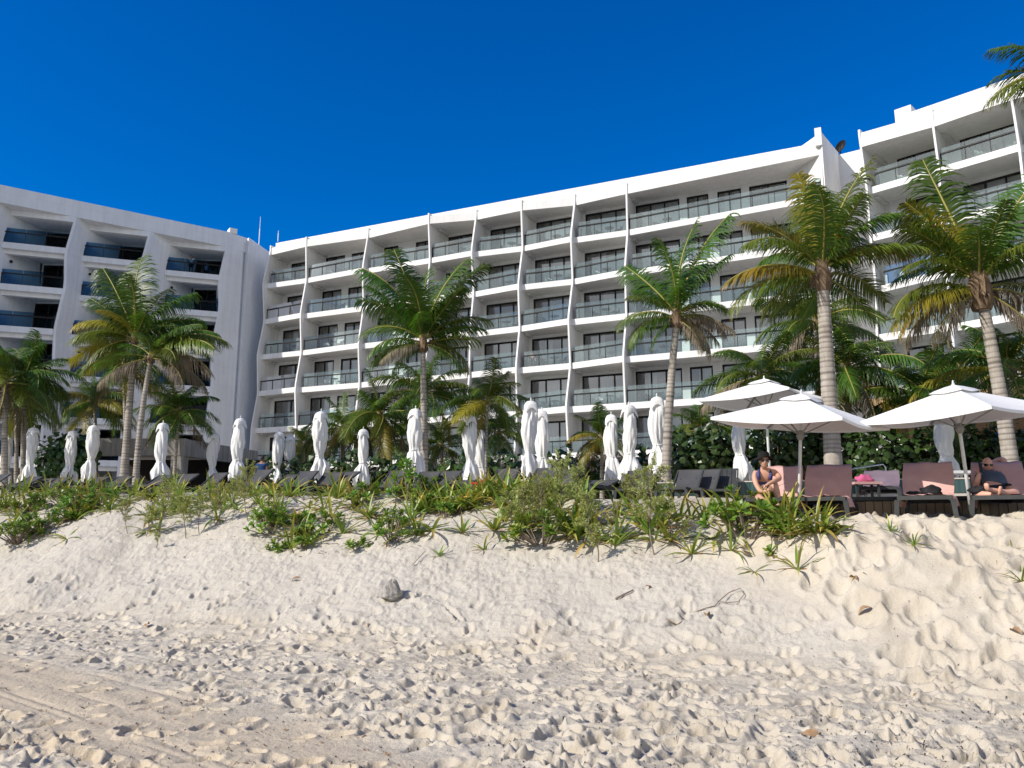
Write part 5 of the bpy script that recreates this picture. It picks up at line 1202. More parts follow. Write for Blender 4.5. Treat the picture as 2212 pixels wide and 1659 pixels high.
for sx in (-.2, .2):
    for sy in (-.14, .14): mb = MB(); mb.box(sx - .02, sx + .02, sy - .02, sy + .02, 0, .33); mb.build('leg', M['frame'], st_)
a = at(1048, 1040, 19.2); soft_blob('beach_bag', 'dark red bag on the flattened lounger past the tall straight palm', 'bag', (a.x, a.y, 2.56), (.26, .14, .09), M['bag_red'], 11, .9)

# ------------------------------------------------------------------ pavilions
A_ = at(136, 985, 33); B_ = at(398, 985, 33); C_ = at(556, 1000, 38.5)
t = thing('bar_pavilion', 'low concrete bar pavilion with board-marked roof edge before the shaded wing', 'pavilion', (A_.x, A_.y, TZ))
a2 = Vector((0, 0)); b2 = Vector((B_.x - A_.x, 0)); c2 = Vector((C_.x - A_.x, C_.y - A_.y)); zt, zb = 3.16, 2.45
mb = MB(); mb.prism([(0, 0), (b2.x, 0), (b2.x, .3), (0, .3)], zb, zt); mb.build('roof_edge', M['concrete'], t)
dn = (c2 - b2).normalized(); nn = Vector((-dn.y, dn.x)) * .3
mb = MB(); mb.prism([b2 + dn * .004, c2, c2 + nn, b2 + dn * .004 + nn], zb - .02, zt - .02); mb.build('roof_edge', M['concrete'], t)
mb = MB(); mb.prism([(0.1, .302), (b2.x - .1, .302), (c2.x - .4, c2.y), (0.1, 8)], zt - .35, zt - .05); mb.build('roof', M['concrete'], t)
mb = MB(); mb.box(b2.x - .55, b2.x - .02, .02, .5, 0, zb - .003); mb.build('column', M['concrete'], t)
mb = MB(); mb.box(.2, b2.x + 4, 4.6, 4.8, 0, zb + .2); mb.build('back_wall', M['room'], t)
mb = MB(); mb.box(1.0, b2.x - 1.2, 1.8, 2.4, 0, 1.1); mb.build('bar_counter', M['wood'], t)
A_ = at(1880, 912, 27.5); B_ = at(2330, 912, 24)
d = B_ - A_; d.z = 0; t = thing('wood_pavilion', 'tan timber-clad canopy low behind the large open parasol', 'pavilion', (A_.x, A_.y, TZ), math.atan2(d.y, d.x))
zc = at(1950, 917, 27).z - TZ; mb = MB(); mb.box(0, d.length, 0, 6, zc, zc + .95); mb.build('fascia', M['woodtan'], t)
for x in (.6, d.length * .5, d.length - .6): mb = MB(); mb.box(x - .1, x + .1, .5, .7, 0, zc - .003); mb.build('post', M['frame'], t)
mb = MB(); mb.box(0, d.length, 5.2, 5.4, 0, zc - .003); mb.build('back_wall', M['room'], t)

# ------------------------------------------------------------------ balcony furniture
def chair_mesh(m):
    mb = MB(); G = []
    for i in range(7):
        z = .42 + .36 * i / 6; row = []
        for q in range(11):
            a = math.pi * (.0 + 1.0 * q / 10); top = .42 + (.36 if 2 < q < 8 else .22) * i / 6
            row.append((.29 * math.cos(a), .05 + .27 * math.sin(a) + .05 * i / 6, top))
        G.append(row)
    mb.grid(G); mb.grid([[(p[0] * .95, p[1] * .95, p[2]) for p in r_[::-1]] for r_ in G])
    mb.prism([(-.28, -.26), (.28, -.26), (.28, .1), (.15, .3), (-.15, .3), (-.28, .1)], .40, .435)
    for sx in (-1, 1):
        for y in (-.22, .24): mb.bar((sx * .22, y, .40), (sx * .27, y * 1.15, 0), .03, .03)
    return mb.mesh('balcony_chair', m)
def btable_mesh():
    mb = MB(); n = 18; mb.prism([(.36 * math.cos(2 * math.pi * k / n), .36 * math.sin(2 * math.pi * k / n)) for k in range(n)], .70, .725)
    for k in range(3): a = 2.1 * k; mb.bar((.05 * math.cos(a), .05 * math.sin(a), .70), (.28 * math.cos(a), .28 * math.sin(a), 0), .03, .03)
    return mb.mesh('balcony_table', M['chair'])
CH = [chair_mesh(M['chair']), chair_mesh(M['chair_l'])]; BT = btable_mesh()
fl = {-1: 'lowest', 0: 'second-lowest', 1: 'third-lowest', 2: 'third-highest', 3: 'second-highest', 4: 'top'}
rnd = random.Random(12)
bpy.context.view_layer.update()
bayname = {0: 'first bay from the corner', 1: 'second bay from the corner', 2: 'third bay from the corner', 3: 'fourth bay from the corner', 4: 'fifth bay from the corner', 5: 'sixth bay from the corner', 6: 'seventh bay from the corner', 7: 'wide end bay of the middle wing'}
for (rt, c, (s0, s1), j, nm, b_) in BALC:
    if rt is right_w and (b_ > 1 or j < 2): continue
    if rt is not right_w and j < 0: continue
    w = s1 - s0; which = 'middle wing' if rt is not right_w else 'nearer wing'; bn = bayname[b_] if rt is not right_w else ('nearer wing beside the link wall' if b_ == 0 else 'nearer wing, outer bay')
    u0 = s0 + min(w * .62, 2.6) + rnd.uniform(-.3, .3) if b_ != 7 else s0 + 2.3 + rnd.uniform(-.6, .6); y = max(c[1], c[2]) + .85
    lt = rnd.choice((0, 0, 1)); tone = 'pale' if lt else 'grey'
    for k, (dx, rz, side) in enumerate(((-.75, R(62), 'inner'), (.72, R(-62), 'outer'))):
        if rnd.random() < .12: continue
        p = rt.matrix_world @ Vector((u0 + dx, y + rnd.uniform(-.1, .25), c[3] + .005))
        o = link('balcony_chair', CH[lt], None, p, (0, 0, rt.rotation_euler.z + rz + rnd.uniform(-.5, .5)))
        tag(o, f'{tone} {side} chair, {fl[j]} balcony, {bn}', 'chair', 'chairs on the balconies')
    p = rt.matrix_world @ Vector((u0, y + .05, c[3] + .005)); o = link('balcony_table', BT, None, p, (0, 0, rnd.random()))
    tag(o, f'round table between chairs, {fl[j]} balcony, {bn}', 'table', 'tables on the balconies')
# ------------------------------------------------------------------ people
def skin_body(name, J, E, m, parent, root=0, sub=2, smooth_it=0):
    """J: [(point, radius)], E: edges -> one continuous surface"""
    me_ = bpy.data.meshes.new(name + '_sk'); bm = bmesh.new(); lay = bm.verts.layers.skin.verify(); vs = []
    for i, (p, r) in enumerate(J):
        v = bm.verts.new(p); r2 = r if hasattr(r, '__len__') else (r, r); v[lay].radius = r2; v[lay].use_root = (i == root); vs.append(v)
    for a, b_ in E: bm.edges.new((vs[a], vs[b_]))
    bm.to_mesh(me_); bm.free()
    o = bpy.data.objects.new(name + '_tmp', me_); COL.objects.link(o)
    md = o.modifiers.new('s', 'SKIN'); md.use_smooth_shade = True; md.branch_smoothing = .4
    sb_ = o.modifiers.new('u', 'SUBSURF'); sb_.levels = sub; sb_.render_levels = sub
    dg = bpy.context.evaluated_depsgraph_get(); dg.update()
    fin = bpy.data.meshes.new_from_object(o.evaluated_get(dg)); fin.name = name
    bpy.data.objects.remove(o, do_unlink=True); fin.materials.clear(); fin.materials.append(m)
    fin.polygons.foreach_set('use_smooth', [True] * len(fin.polygons))
    return link(name, fin, parent)
class Fig:
    def __init__(s): s.J = []; s.E = []
    def j(s, p, r, prev=None):
        s.J.append((Vector(p), r)); k = len(s.J) - 1
        if prev is not None: s.E.append((prev, k))
        return k
    def chain(s, pts, prev):
        for p, r in pts: prev = s.j(p, r, prev)
        return prev
    def hand(s, wrist, palm_dir, side_dir, prev, curl=.5, sc=1.0, normal=None):
        pd = Vector(palm_dir).normalized(); sd = Vector(side_dir).normalized(); nn = pd.cross(sd) if normal is None else Vector(normal)
        w = Vector(wrist); pm = s.j(w + pd * .045 * sc, (.026 * sc, .018 * sc), prev); kn = s.j(w + pd * .085 * sc, (.032 * sc, .016 * sc), pm)
        for q, l in enumerate((.068, .078, .072, .055)):
            o = (q - 1.5) * .019 * sc; b_ = w + pd * .095 * sc + sd * o; d = (pd + sd * (q - 1.5) * .08).normalized(); k = s.j(b_, .0088 * sc, kn)
            for f in range(3): d = (d - nn * curl * .6).normalized(); b_ = b_ + d * l * sc / 3; k = s.j(b_, (.0085 - .001 * f) * sc, k)
        b_ = w + pd * .05 * sc - sd * .035 * sc; k = s.j(b_, .011 * sc, pm); d = (pd * .6 - sd * .8 - nn * .3).normalized()
        for f in range(2): b_ = b_ + d * .030 * sc; d = (d + pd * .4 - nn * curl * .3).normalized(); k = s.j(b_, (.0095 - .0015 * f) * sc, k)
def head(parent, c, face, up, m, sc=1.0, glasses=None, bald=True, mouth=True):
    """a head mesh: skull, jaw, nose, lips, ears; looks towards face"""
    f = Vector(face).normalized(); u = Vector(up); u = (u - f * u.dot(f)).normalized(); r_ = f.cross(u) * -1
    mb = MB(); n, k = 22, 28; G = []
    for i in range(n + 1):
        th_ = math.pi * i / n; row = []
        for q in range(k):
            a = 2 * math.pi * q / k; x = math.sin(th_) * math.sin(a); y = math.sin(th_) * math.cos(a); z = math.cos(th_)     # y forward
            X_, Y_, Z_ = x * .074, y * .092, z * .112
            if z < 0: X_ *= 1 - .30 * (-z) ** 1.3; Y_ = Y_ * (1 - .12 * -z) + .012 * (-z) * (1 if y > 0 else 2.2 * 0)
            if y > .1: Y_ *= 1 - .10 * (abs(x)) ** 2
            def g_(x0, z0, sx, sz): return math.exp(-((x - x0) / sx) ** 2 - ((z - z0) / sz) ** 2) if y > 0 else 0
            Y_ += .024 * g_(0, -.12, .13, .20) + .008 * g_(0, -.42, .22, .06) - .006 * g_(0, -.50, .3, .05) + .006 * g_(0, -.56, .2, .05) + .010 * g_(0, -.80, .3, .16)
            Y_ -= .012 * (g_(.38, .08, .20, .12) + g_(-.38, .08, .20, .12)); Y_ += .006 * g_(0, .22, .7, .08); Y_ += .005 * (g_(.5, -.2, .2, .2) + g_(-.5, -.2, .2, .2))
            ea = math.exp(-((y + .05) / .16) ** 2 - ((z + .05) / .24) ** 2); X_ += .016 * ea * (1 if x > 0 else -1) * (1 if abs(x) > .5 else 0)
            row.append(Vector(c) + (r_ * X_ + f * Y_ + u * Z_) * sc)
        G.append(row)
    mb.grid(G, True); h = mb.build('head', m, parent, True)
    P = lambda x, y, z: Vector(c) + (r_ * x + f * y + u * z) * sc
    if glasses:
        g2 = MB()
        for sx in (-1, 1):
            g2.loft([P(sx * .010, .088, .022), P(sx * .062, .078, .026), P(sx * .060, .076, -.012), P(sx * .016, .088, -.016)], [P(sx * .010, .094, .022), P(sx * .062, .084, .026), P(sx * .060, .082, -.012), P(sx * .016, .094, -.016)])
            g2.bar(P(sx * .062, .078, .02), P(sx * .080, -.01, .012), .006, .008)
        g2.bar(P(-.012, .093, .014), P(.012, .093, .014), .006, .006); g2.build('sunglasses', glasses, parent)
    ml = MB(); ml.loft([P(-.024, .080, -.050), P(.024, .080, -.050), P(.018, .082, -.056), P(-.018, .082, -.056)], [P(-.022, .087, -.050), P(.022, .087, -.050), P(.016, .088, -.055), P(-.016, .088, -.055)]); ml.build('mouth', M['lip'], parent)
    if not glasses:
        for sx in (-1, 1):
            e = MB(); e.bar(P(sx * .020, .078, .010), P(sx * .040, .074, .010), .006, .010); e.build('eye', M['lens'], parent)
    return P
M['lip'] = noisy('lips', (.34, .12, .10), (.42, .16, .13), 9, .5, .3)
def band(parent, name, m, rings, n=20):
    mb = MB(); mb.grid(rings, True); return mb.build(name, m, parent, True)
# --- the woman in the black hat, seated sideways on the lounger, one knee drawn up
Yw = 12.75
def Wp(px, py, dy=0): return at(px, py, Yw + dy)
o0 = Wp(1652, 1090); t = thing('person', 'seated woman in black hat, sunglasses and navy patterned swimsuit hugging one knee', 'person', (o0.x, o0.y, DZ + .36)); O = Vector((o0.x, o0.y, DZ + .36)); L_ = lambda p: Vector(p) - O
F_ = Fig(); pel = F_.j(L_(Wp(1655, 1076, .25)), (.15, .12)); wa = F_.j(L_(Wp(1654, 1056, .20)), (.125, .10), pel); ch = F_.j(L_(Wp(1652, 1036, .10)), (.135, .10), wa); up_ = F_.j(L_(Wp(1651, 1021, .06)), (.11, .085), ch)
nk = F_.j(L_(Wp(1651, 1012, .02)), .052, up_); nk2 = F_.j(L_(Wp(1651, 1004, -.02)), .050, nk)
sl_ = F_.j(L_(Wp(1632, 1021, .05)), .058, up_); F_.chain([(L_(Wp(1629, 1031, .03)), .050), (L_(Wp(1634, 1048, -.06)), .040), (L_(Wp(1641, 1060, -.16)), .034), (L_(Wp(1649, 1062, -.30)), .027)], sl_); F_.hand(L_(Wp(1649, 1062, -.30)), (.6, -.4, .25), (0, .3, .9), len(F_.J) - 1, .6)
sr_ = F_.j(L_(Wp(1672, 1019, .05)), .058, up_); F_.chain([(L_(Wp(1680, 1026, .0)), .048), (L_(Wp(1684, 1034, -.12)), .042), (L_(Wp(1671, 1040, -.34)), .036), (L_(Wp(1660, 1045, -.42)), .027)], sr_); F_.hand(L_(Wp(1660, 1045, -.42)), (-.8, -.15, -.45), (.2, .3, .9), len(F_.J) - 1, .6)
hr = F_.j(L_(Wp(1668, 1078, .12)), .095, pel); F_.chain([(L_(Wp(1672, 1058, -.10)), .080), (L_(Wp(1672, 1044, -.26)), .062), (L_(Wp(1676, 1056, -.30)), .058), (L_(Wp(1680, 1072, -.30)), .050), (L_(Wp(1682, 1086, -.28)), .036), (L_(Wp(1681, 1090, -.40)), (.036, .028)), (L_(Wp(1680, 1091, -.48)), (.036, .016))], hr)
hl_ = F_.j(L_(Wp(1645, 1080, .10)), .095, pel); F_.chain([(L_(Wp(1640, 1077, -.15)), .080), (L_(Wp(1640, 1076, -.32)), .062), (L_(Wp(1650, 1083, -.34)), .055), (L_(Wp(1664, 1088, -.36)), .040), (L_(Wp(1671, 1089, -.42)), (.034, .026)), (L_(Wp(1676, 1090, -.46)), (.03, .016))], hl_)
skin_body('body', F_.J, F_.E, M['skin'], t)
hc = L_(Wp(1650, 996, -.05)); P = head(t, hc, (-.10, -1, -.02), (0.02, 0, 1), M['skin'], .98, M['lens'])
S_ = Fig(); a = S_.j(L_(Wp(1655, 1078, .25)), (.165, .135)); b_ = S_.j(L_(Wp(1654, 1056, .20)), (.137, .112), a); c_ = S_.j(L_(Wp(1652, 1041, .11)), (.142, .108), b_)
S_.j(L_(Wp(1652, 1036, .10)), (.138, .105), c_)
skin_body('swimsuit', S_.J, S_.E, M['swim'], t)
for (p0, p1, p2) in (((1639, 1036, -.02), (1638, 1023, -.02), (1640, 1015, .04)), ((1664, 1036, -.02), (1665, 1022, -.02), (1662, 1014, .04))):
    mb = MB(); mb.tube([L_(Wp(*p0)), L_(Wp(*p1)), L_(Wp(*p2))], [.030, .026, .022], 8); mb.build('swimsuit_strap', M['swim'], t, True)
rings = []
for (r0_, z, k_) in ((.155, .035, 1), (.150, .050, .8), (.098, .062, 0), (.094, .075, 0), (.088, .125, 0), (.070, .150, 0), (.02, .156, 0)):
    rings.append([P(r0_ * math.cos(a), r0_ * 1.12 * math.sin(a) - .01, z - .035 * k_ * math.cos(2 * a + .3)) for a in [2 * math.pi * q / 28 for q in range(28)]])
band(t, 'hat', M['hat'], rings)
# --- the reclining man with a phone
Ym = 12.3
def Mp(px, py, dy=0): return at(px, py, Ym + dy)
o0 = Mp(2140, 1070); t = thing('person', 'reclining bald man in slate tee shirt holding a phone, one arm behind his head', 'person', (o0.x, o0.y, DZ + .36)); O = Vector((o0.x, o0.y, DZ + .36))
F_ = Fig(); pel = F_.j(L_(Mp(2152, 1062, .10)), (.17, .14)); wa = F_.j(L_(Mp(2149, 1048, .30)), (.185, .15), pel); ch = F_.j(L_(Mp(2146, 1033, .55)), (.19, .14), wa); up_ = F_.j(L_(Mp(2143, 1022, .72)), (.14, .10), ch)
nk = F_.j(L_(Mp(2139, 1014, .72)), .062, up_); F_.j(L_(Mp(2136, 1008, .68)), .06, nk)
s1_ = F_.j(L_(Mp(2119, 1027, .62)), .068, up_); F_.chain([(L_(Mp(2112, 1038, .50)), .058), (L_(Mp(2107, 1056, .32)), .048), (L_(Mp(2110, 1040, .22)), .043), (L_(Mp(2115, 1024, .20)), .030)], s1_); F_.hand(L_(Mp(2115, 1024, .20)), (.25, .05, 1), (.7, -.6, -.1), len(F_.J) - 1, .5, 1.1, (-.6, -.7, .1))
s2_ = F_.j(L_(Mp(2168, 1020, .72)), .068, up_); F_.chain([(L_(Mp(2172, 1008, .74)), .060), (L_(Mp(2167, 991, .76)), .050), (L_(Mp(2155, 993, .84)), .045), (L_(Mp(2146, 997, .86)), .034)], s2_); F_.hand(L_(Mp(2146, 997, .86)), (-1, .2, -.1), (0, .3, 1), len(F_.J) - 1, .3, 1.1)
hr = F_.j(L_(Mp(2168, 1064, .02)), .10, pel); F_.chain([(L_(Mp(2186, 1060, -.18)), .085), (L_(Mp(2194, 1064, -.34)), .065), (L_(Mp(2176, 1066, -.46)), .058), (L_(Mp(2156, 1062, -.54)), .048), (L_(Mp(2138, 1058, -.60)), .036), (L_(Mp(2133, 1057, -.62)), (.04, .035)), (L_(Mp(2131, 1050, -.64)), (.038, .026)), (L_(Mp(2130, 1043, -.64)), (.04, .02))], hr)
hl_ = F_.j(L_(Mp(2136, 1066, .02)), .10, pel); F_.chain([(L_(Mp(2118, 1064, -.16)), .083), (L_(Mp(2112, 1067, -.32)), .062), (L_(Mp(2128, 1069, -.44)), .055), (L_(Mp(2146, 1068, -.52)), .046), (L_(Mp(2158, 1066, -.56)), .036), (L_(Mp(2160, 1061, -.58)), (.042, .034)), (L_(Mp(2161, 1054, -.60)), (.04, .026)), (L_(Mp(2162, 1050, -.60)), (.04, .02))], hl_)
skin_body('body', F_.J, F_.E, M['skin_r'], t)
P = head(t, L_(Mp(2133, 1004, .62)), (-.30, -.90, -.18), (-.05, -.25, 1), M['skin_r'], 1.05, M['lens'])
S_ = Fig(); a = S_.j(L_(Mp(2151, 1060, .14)), (.185, .155)); b_ = S_.j(L_(Mp(2149, 1048, .30)), (.205, .168), a); c_ = S_.j(L_(Mp(2146, 1033, .55)), (.205, .152), b_); d_ = S_.j(L_(Mp(2143.5, 1024, .70)), (.15, .108), c_)
x = S_.j(L_(Mp(2120, 1026, .62)), .080, d_); S_.j(L_(Mp(2113, 1036, .52)), .072, x); x = S_.j(L_(Mp(2167, 1021, .72)), .082, d_); S_.j(L_(Mp(2172, 1010, .74)), .074, x)
skin_body('tee_shirt', S_.J, S_.E, M['tee'], t)
S_ = Fig(); a = S_.j(L_(Mp(2152, 1064, .08)), (.18, .15)); b_ = S_.j(L_(Mp(2168, 1065, .01)), .115, a); S_.j(L_(Mp(2184, 1061, -.14)), .104, b_); b_ = S_.j(L_(Mp(2136, 1067, .01)), .115, a); S_.j(L_(Mp(2121, 1065, -.12)), .10, b_)
skin_body('shorts', S_.J, S_.E, M['shorts'], t)
ph = thing('phone', 'black phone held up in front of the reclining man', 'phone', Mp(2119, 1011, .16), R(20)); ph.rotation_euler = (R(-12), R(12), R(25))
mb = MB(); mb.box(-.038, .038, -.005, .005, -.075, .085); mb.build('case', M['phone'], ph)
# --- the standing man in blue, seen from behind
def standing(label, px, Y, z0, h, skin_, top, rz, arms=None, pants='shorts', grp=None, sit=0):
    p = at(px, 1000, Y); t = thing('person', label, 'person', (p.x, p.y, z0), rz, grp); k = h / 1.75
    F_ = Fig(); q = lambda x, y, z: Vector((x, y, z - sit * (1 if z > .5 else 0))) * k
    pel = F_.j(q(0, 0, .95), (.15, .11)); wa = F_.j(q(0, 0, 1.10), (.135, .10), pel); ch = F_.j(q(0, .01, 1.30), (.155, .11), wa); up_ = F_.j(q(0, 0, 1.42), (.12, .085), ch); nk = F_.j(q(0, -.01, 1.50), .055, up_); F_.j(q(0, -.02, 1.55), .052, nk)
    for s in (-1, 1):
        sh = F_.j(q(s * .18, 0, 1.41), .062, up_); F_.chain([(q(s * .225, .01, 1.28), .050), (q(s * .245, .01, 1.12), .042), (q(s * .25, -.06, .98), .036), (q(s * .24, -.12, .87), .026)], sh); F_.hand(q(s * .24, -.12, .87), (0, -.3, -1), (s * .2, -1, 0), len(F_.J) - 1, .3, k)
        hp = F_.j(q(s * .09, 0, .88), .095, pel)
        if sit: F_.chain([(q(s * .11, -.22, .90), .078), (q(s * .12, -.42, .90), .060), (q(s * .12, -.44, .68), .05), (Vector((s * .12, -.42, .08)) * k, .036), (Vector((s * .12, -.56, .04)) * k, (.04, .025))], hp)
        else: F_.chain([(q(s * .10, 0, .68), .080), (q(s * .105, -.01, .50), .060), (q(s * .11, .01, .32), .056), (q(s * .11, .02, .10), .038), (q(s * .12, -.05, .04), (.042, .032)), (q(s * .125, -.15, .03), (.042, .02))], hp)
    skin_body('body', F_.J, F_.E, M[skin_], t)
    P = head(t, q(0, -.02, 1.64), (0, -1, 0), (0, 0, 1), M[skin_], k)
    rings = [[P(r0_ * math.cos(a), r0_ * 1.15 * math.sin(a) - .012 - (.0 if z > .03 else .03), z + .03 * math.sin(a)) for a in [2 * math.pi * q_ / 20 for q_ in range(20)]] for (r0_, z) in ((.080, -.02), (.084, .03), (.082, .07), (.062, .105), (.02, .122))]
    band(t, 'hair', M['hair'], rings)
    S_ = Fig(); a = S_.j(q(0, 0, .90), (.17, .125)); b_ = S_.j(q(0, 0, 1.10), (.152, .115), a); c_ = S_.j(q(0, .01, 1.30), (.172, .122), b_); d_ = S_.j(q(0, 0, 1.42), (.13, .092), c_)
    for s in (-1, 1): x = S_.j(q(s * .18, 0, 1.405), .074, d_); S_.j(q(s * .222, .01, 1.27), .064, x)
    skin_body('tee_shirt', S_.J, S_.E, M[top], t)
    S_ = Fig(); a = S_.j(q(0, 0, .93), (.162, .12))
    for s in (-1, 1):
        b_ = S_.j(q(s * .095, 0, .84), .108, a)
        if sit: S_.j(q(s * .11, -.2, .90), .092, b_)
        else: S_.j(q(s * .10, 0, .58), .09, b_)
    skin_body('shorts', S_.J, S_.E, M[pants], t)
    return t
p = at(566, 984, 24.3)
standing('man in blue tee shirt standing behind the loungers with his back turned', 566, 24.3, tz(p.x), p.z - tz(p.x), 'skin_b', 'tee_b', R(170))
# two people on a balcony of the shaded wing
P0, P1, Q, Rr = plan(4, slab_z(4) + .42)
mw = left_w.matrix_world
def on_left(i, j, u, v): 
    P0, P1, Q, Rr = plan(i, slab_z(j) + .42); q = P0 + DB * (wl * u) + NB * v; return mw @ Vector((q.x, q.y, Zl(slab_z(j) + .425)))
a = on_left(4, 4, .46, .55); tt = standing('person in white shirt standing on the top balcony of the shaded wing', 1000, 40, 0, 1.7, 'skin_b', 'tee_w', R(10)); tt.location = a
a = on_left(4, 4, .74, .65); tt = standing('person in white shirt seated on the top balcony of the shaded wing', 1000, 40, 0, 1.65, 'skin_b', 'tee_w', R(-30), sit=.45); tt.location = a
ch_ = link('balcony_chair', CH[0], None, a + Vector((.05, .12, 0)), (0, 0, R(-30))); tag(ch_, 'chair under the seated person on the shaded wing', 'chair', 'chairs on the balconies')
# someone in purple on the middle wing
bb = [b_ for b_ in BALC if b_[0] is main_w and b_[5] == 5 and b_[3] == 1][0]
a = main_w.matrix_world @ Vector((bb[2][0] + .75, max(bb[1][1], bb[1][2]) + .8, bb[1][3] + .005))
M['tee_v'] = cloth('purple_top', (.10, .03, .10), (.16, .05, .15), 0)
tt = standing('person in purple top seated on the third-lowest balcony of the sixth bay', 1000, 40, 0, 1.65, 'skin', 'tee_v', R(-10), sit=.45); tt.location = a
ch_ = link('balcony_chair', CH[0], None, a + Vector((.0, .12, 0)), (0, 0, R(-10))); tag(ch_, 'chair under the person in purple on the middle wing', 'chair', 'chairs on the balconies')
# ------------------------------------------------------------------ small things on the sand
P_ = ground_at(845, 1292)
mb = MB(); G = []
for i in range(15):
    th_ = math.pi * i / 14; row = []
    for q in range(22):
        a = 2 * math.pi * q / 22; d = Vector((math.sin(th_) * math.cos(a), math.sin(th_) * math.sin(a), math.cos(th_)))
        s = 1 + .34 * mnoise.noise(d * 1.6 + Vector((4, 1, 0))) + .20 * mnoise.noise(d * 4.3) + .10 * mnoise.noise(d * 9)
        row.append((d.x * .155 * s, d.y * .12 * s, d.z * .145 * s * (1.15 if d.z > 0 else .6) + .08 + .05 * max(0, d.z) ** 3))
    G.append(row)
mb.grid(G, True); rk = mb.build('rock', M['rock'], None, False); rk.location = (P_.x, P_.y, P_.z + HMZ(P_.x, P_.y) - .01); tag(rk, 'single grey pitted rock sitting on bare sand', 'rock')
def twig(pts, rad, label, name='twig', grp='dead twigs on the sand'):
    W_ = []
    for (px, py, h) in pts: p = ground_at(px, py); W_.append(Vector((p.x, p.y, p.z + HMZ(p.x, p.y) + h)))
    mb = MB(); o = W_[0]; mb.tube([p - o for p in W_], [rad * (1 - .5 * i / len(W_)) for i in range(len(W_))], 6); ob = mb.build(name, M['stem'], None, True); ob.location = o; tag(ob, label, 'twig', grp)
twig([(1497, 1327, .01), (1525, 1325, .02), (1545, 1322, .02), (1556, 1310, .03), (1575, 1292, .05), (1600, 1285, .05), (1608, 1292, .04), (1595, 1306, .03), (1570, 1316, .03), (1552, 1312, .03)], .008, 'dead twig curled into a loop on the dune face')
twig([(1330, 1293, .02), (1345, 1288, .035), (1368, 1282, .03)], .014, 'short thick stick on the dune face above the pale slide')
twig([(890, 1225, .02), (905, 1212, .05), (918, 1200, .06)], .007, 'thin stick poking out of the sand below the lone lilies')
twig([(1440, 1345, .02), (1462, 1340, .03), (1480, 1342, .02)], .012, 'crooked stick lying along the ledge of the dune foot')
rnd = random.Random(5)
def leaf_mesh(seed):
    r2 = random.Random(seed); mb = MB(); rows = []
    for i in range(6):
        u = i / 5; w = .032 * math.sin(math.pi * (.08 + .88 * u)); c = .035 * math.sin(math.pi * u) + r2.uniform(-.004, .004); rows.append([(-w, (u - .5) * .15, c + w * .7), (0, (u - .5) * .15, c), (w, (u - .5) * .15, c + w * .5)])
    mb.grid(rows); return mb.mesh('dry_leaf', M['dry'], True)
LF = [leaf_mesh(k) for k in range(4)]
for i, (px, py, lb) in enumerate(((848, 1165, 'upright curled brown leaf on the sand below the tall straight palm'), (835, 1182, 'flat brown leaf among litter below the tall straight palm'), (800, 1175, 'brown leaf beside the lowest scaevola rosette'), (1842, 1245, 'crumpled brown leaf beside the sand path shoulder'), (1868, 1308, 'dark brown leaf on the shoulder of the sand path'), (1985, 1503, 'curled brown leaf on the trampled sand low on the path'),
                             (2195, 1362, 'brown leaf at the outer edge of the sand path'), (1530, 1345, 'brown leaf at the dune foot near the looped twig'), (320, 1352, 'brown leaf on trampled sand below the tread marks of the slope'), (1755, 1590, 'brown leaf on the nearest sand'), (1400, 1275, 'little brown leaf on the dune face above the stick'), (640, 1250, 'little brown leaf on the bare slope below the fallen-hem parasol'))):
    P_ = ground_at(px, py)
    o = link('dry_leaf', LF[i % 4], None, (P_.x, P_.y, P_.z + HMZ(P_.x, P_.y) + .005), (rnd.uniform(-.5, .5), rnd.uniform(-.5, .5), rnd.random() * 6), rnd.uniform(.8, 1.3)); tag(o, lb, 'leaf', 'dry leaves on the sand')
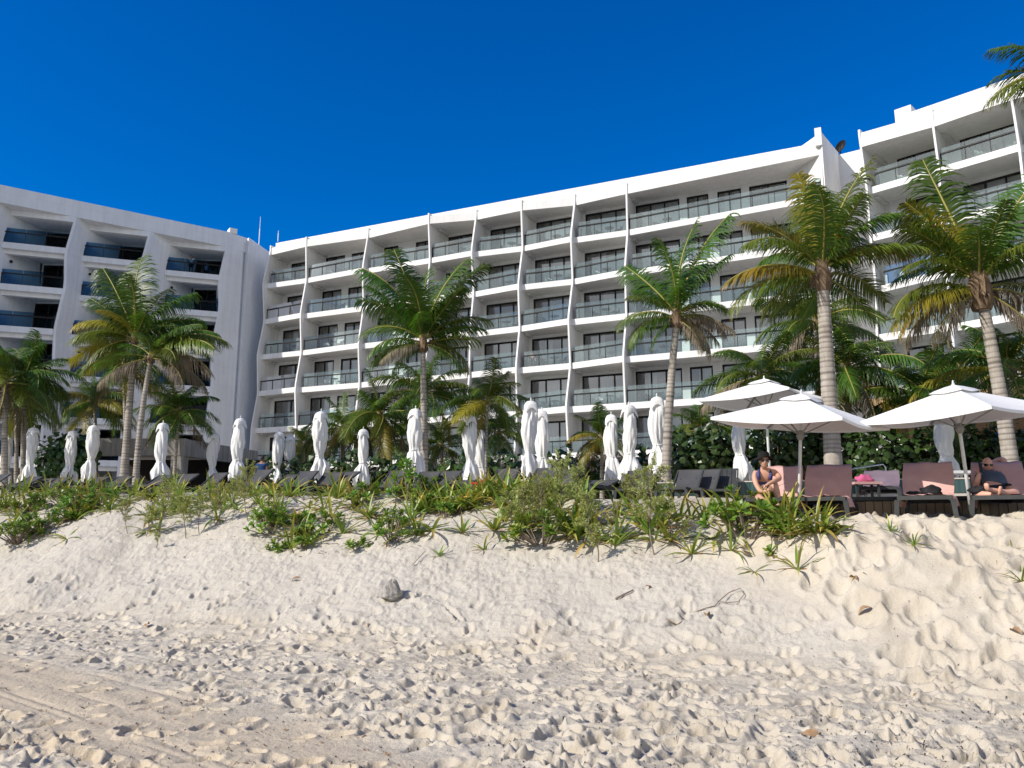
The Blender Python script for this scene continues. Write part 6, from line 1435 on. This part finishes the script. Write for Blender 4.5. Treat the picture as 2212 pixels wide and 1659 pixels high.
# dark wrack and plant crumbs strewn over the trampled sand
mb = MB()
def crumbs(n, fx, fy, smin, smax, m):
    mb.cur = m
    for k in range(n):
        P_ = at_z(fx(), fy(), 0); x, y = P_.x, P_.y
        if abs(x) > 16 or y > 19 or y < 4: continue
        z = sand_z(x, y); s = rnd.uniform(smin, smax); a = rnd.random() * 6.28; d = Vector((math.cos(a), math.sin(a), rnd.uniform(-.1, .3))); w = Vector((-d.y, d.x, 0)) * s * rnd.uniform(.08, .3)
        b0 = Vector((x, y, z + .004)); mid = b0 + d * s * .5 + Vector((0, 0, rnd.uniform(0, .012))) + w * rnd.uniform(-1, 1); e = b0 + d * s + w * rnd.uniform(-1.5, 1.5)
        e.z = sand_z(e.x, e.y) + .005
        mb.poly([b0 - w, mid - w * .8, mid + w * .8, b0 + w]); mb.poly([mid - w * .8, e - w * .2, e + w * .2, mid + w * .8])
rnd = random.Random(9)
crumbs(1500, lambda: rnd.uniform(1050, 2260), lambda: 1420 + 240 * rnd.random() ** .8, .008, .028, 0)
crumbs(600, lambda: rnd.uniform(1700, 2260), lambda: 1530 + 130 * rnd.random(), .008, .03, 0)
crumbs(900, lambda: rnd.uniform(-30, 1300), lambda: 1350 + 310 * rnd.random(), .010, .035, 0)
crumbs(260, lambda: rnd.uniform(-30, 900), lambda: 1380 + 280 * rnd.random(), .015, .05, 1)
sw = mb.build('seaweed_debris', [M['weed'], M['dry']]); tag(sw, 'dark bits of dry seaweed and plant litter strewn over the trampled sand', 'debris', None, 'stuff')
mb = MB(); rnd = random.Random(19)
for k in range(1500):
    px = rnd.uniform(-10, 1850); py = 1075 + (lowy(px) + 25 - 1075) * rnd.random(); P_ = ground_at(px, py)
    if P_ is None: continue
    z = sand_z(P_.x, P_.y); s = rnd.uniform(.02, .09); a = rnd.random() * 6.28; d = Vector((math.cos(a), math.sin(a), .08)); w = Vector((-d.y, d.x, 0)) * s * rnd.uniform(.04, .2); b0 = Vector((P_.x, P_.y, z + .006))
    mb.poly([b0 - w * .3, b0 + d * s * .5 - w + Vector((0, 0, .01)), b0 + d * s, b0 + d * s * .5 + w + Vector((0, 0, .01))])
lt = mb.build('leaf_litter', M['dry']); tag(lt, 'fine brown leaf litter lying between the dune plants', 'litter', None, 'stuff')

# ------------------------------------------------------------------ where descriptions coincide, count along from the left
bpy.context.view_layer.update()
groups = {}
for o in THINGS: groups.setdefault(o['label'].lower(), []).append(o)
for lb, os_ in groups.items():
    if len(os_) < 2: continue
    os_.sort(key=lambda o: xcam(o.matrix_world.translation))
    n = len(os_)
    for i, o in enumerate(os_):
        o['label'] = o['label'] + (f', {"left" if i == 0 else "right"} one' if n == 2 else f', {ORD[i] if i < len(ORD) else "last"} from left')
print('meshes', len(bpy.data.meshes), 'objects', len(bpy.data.objects))
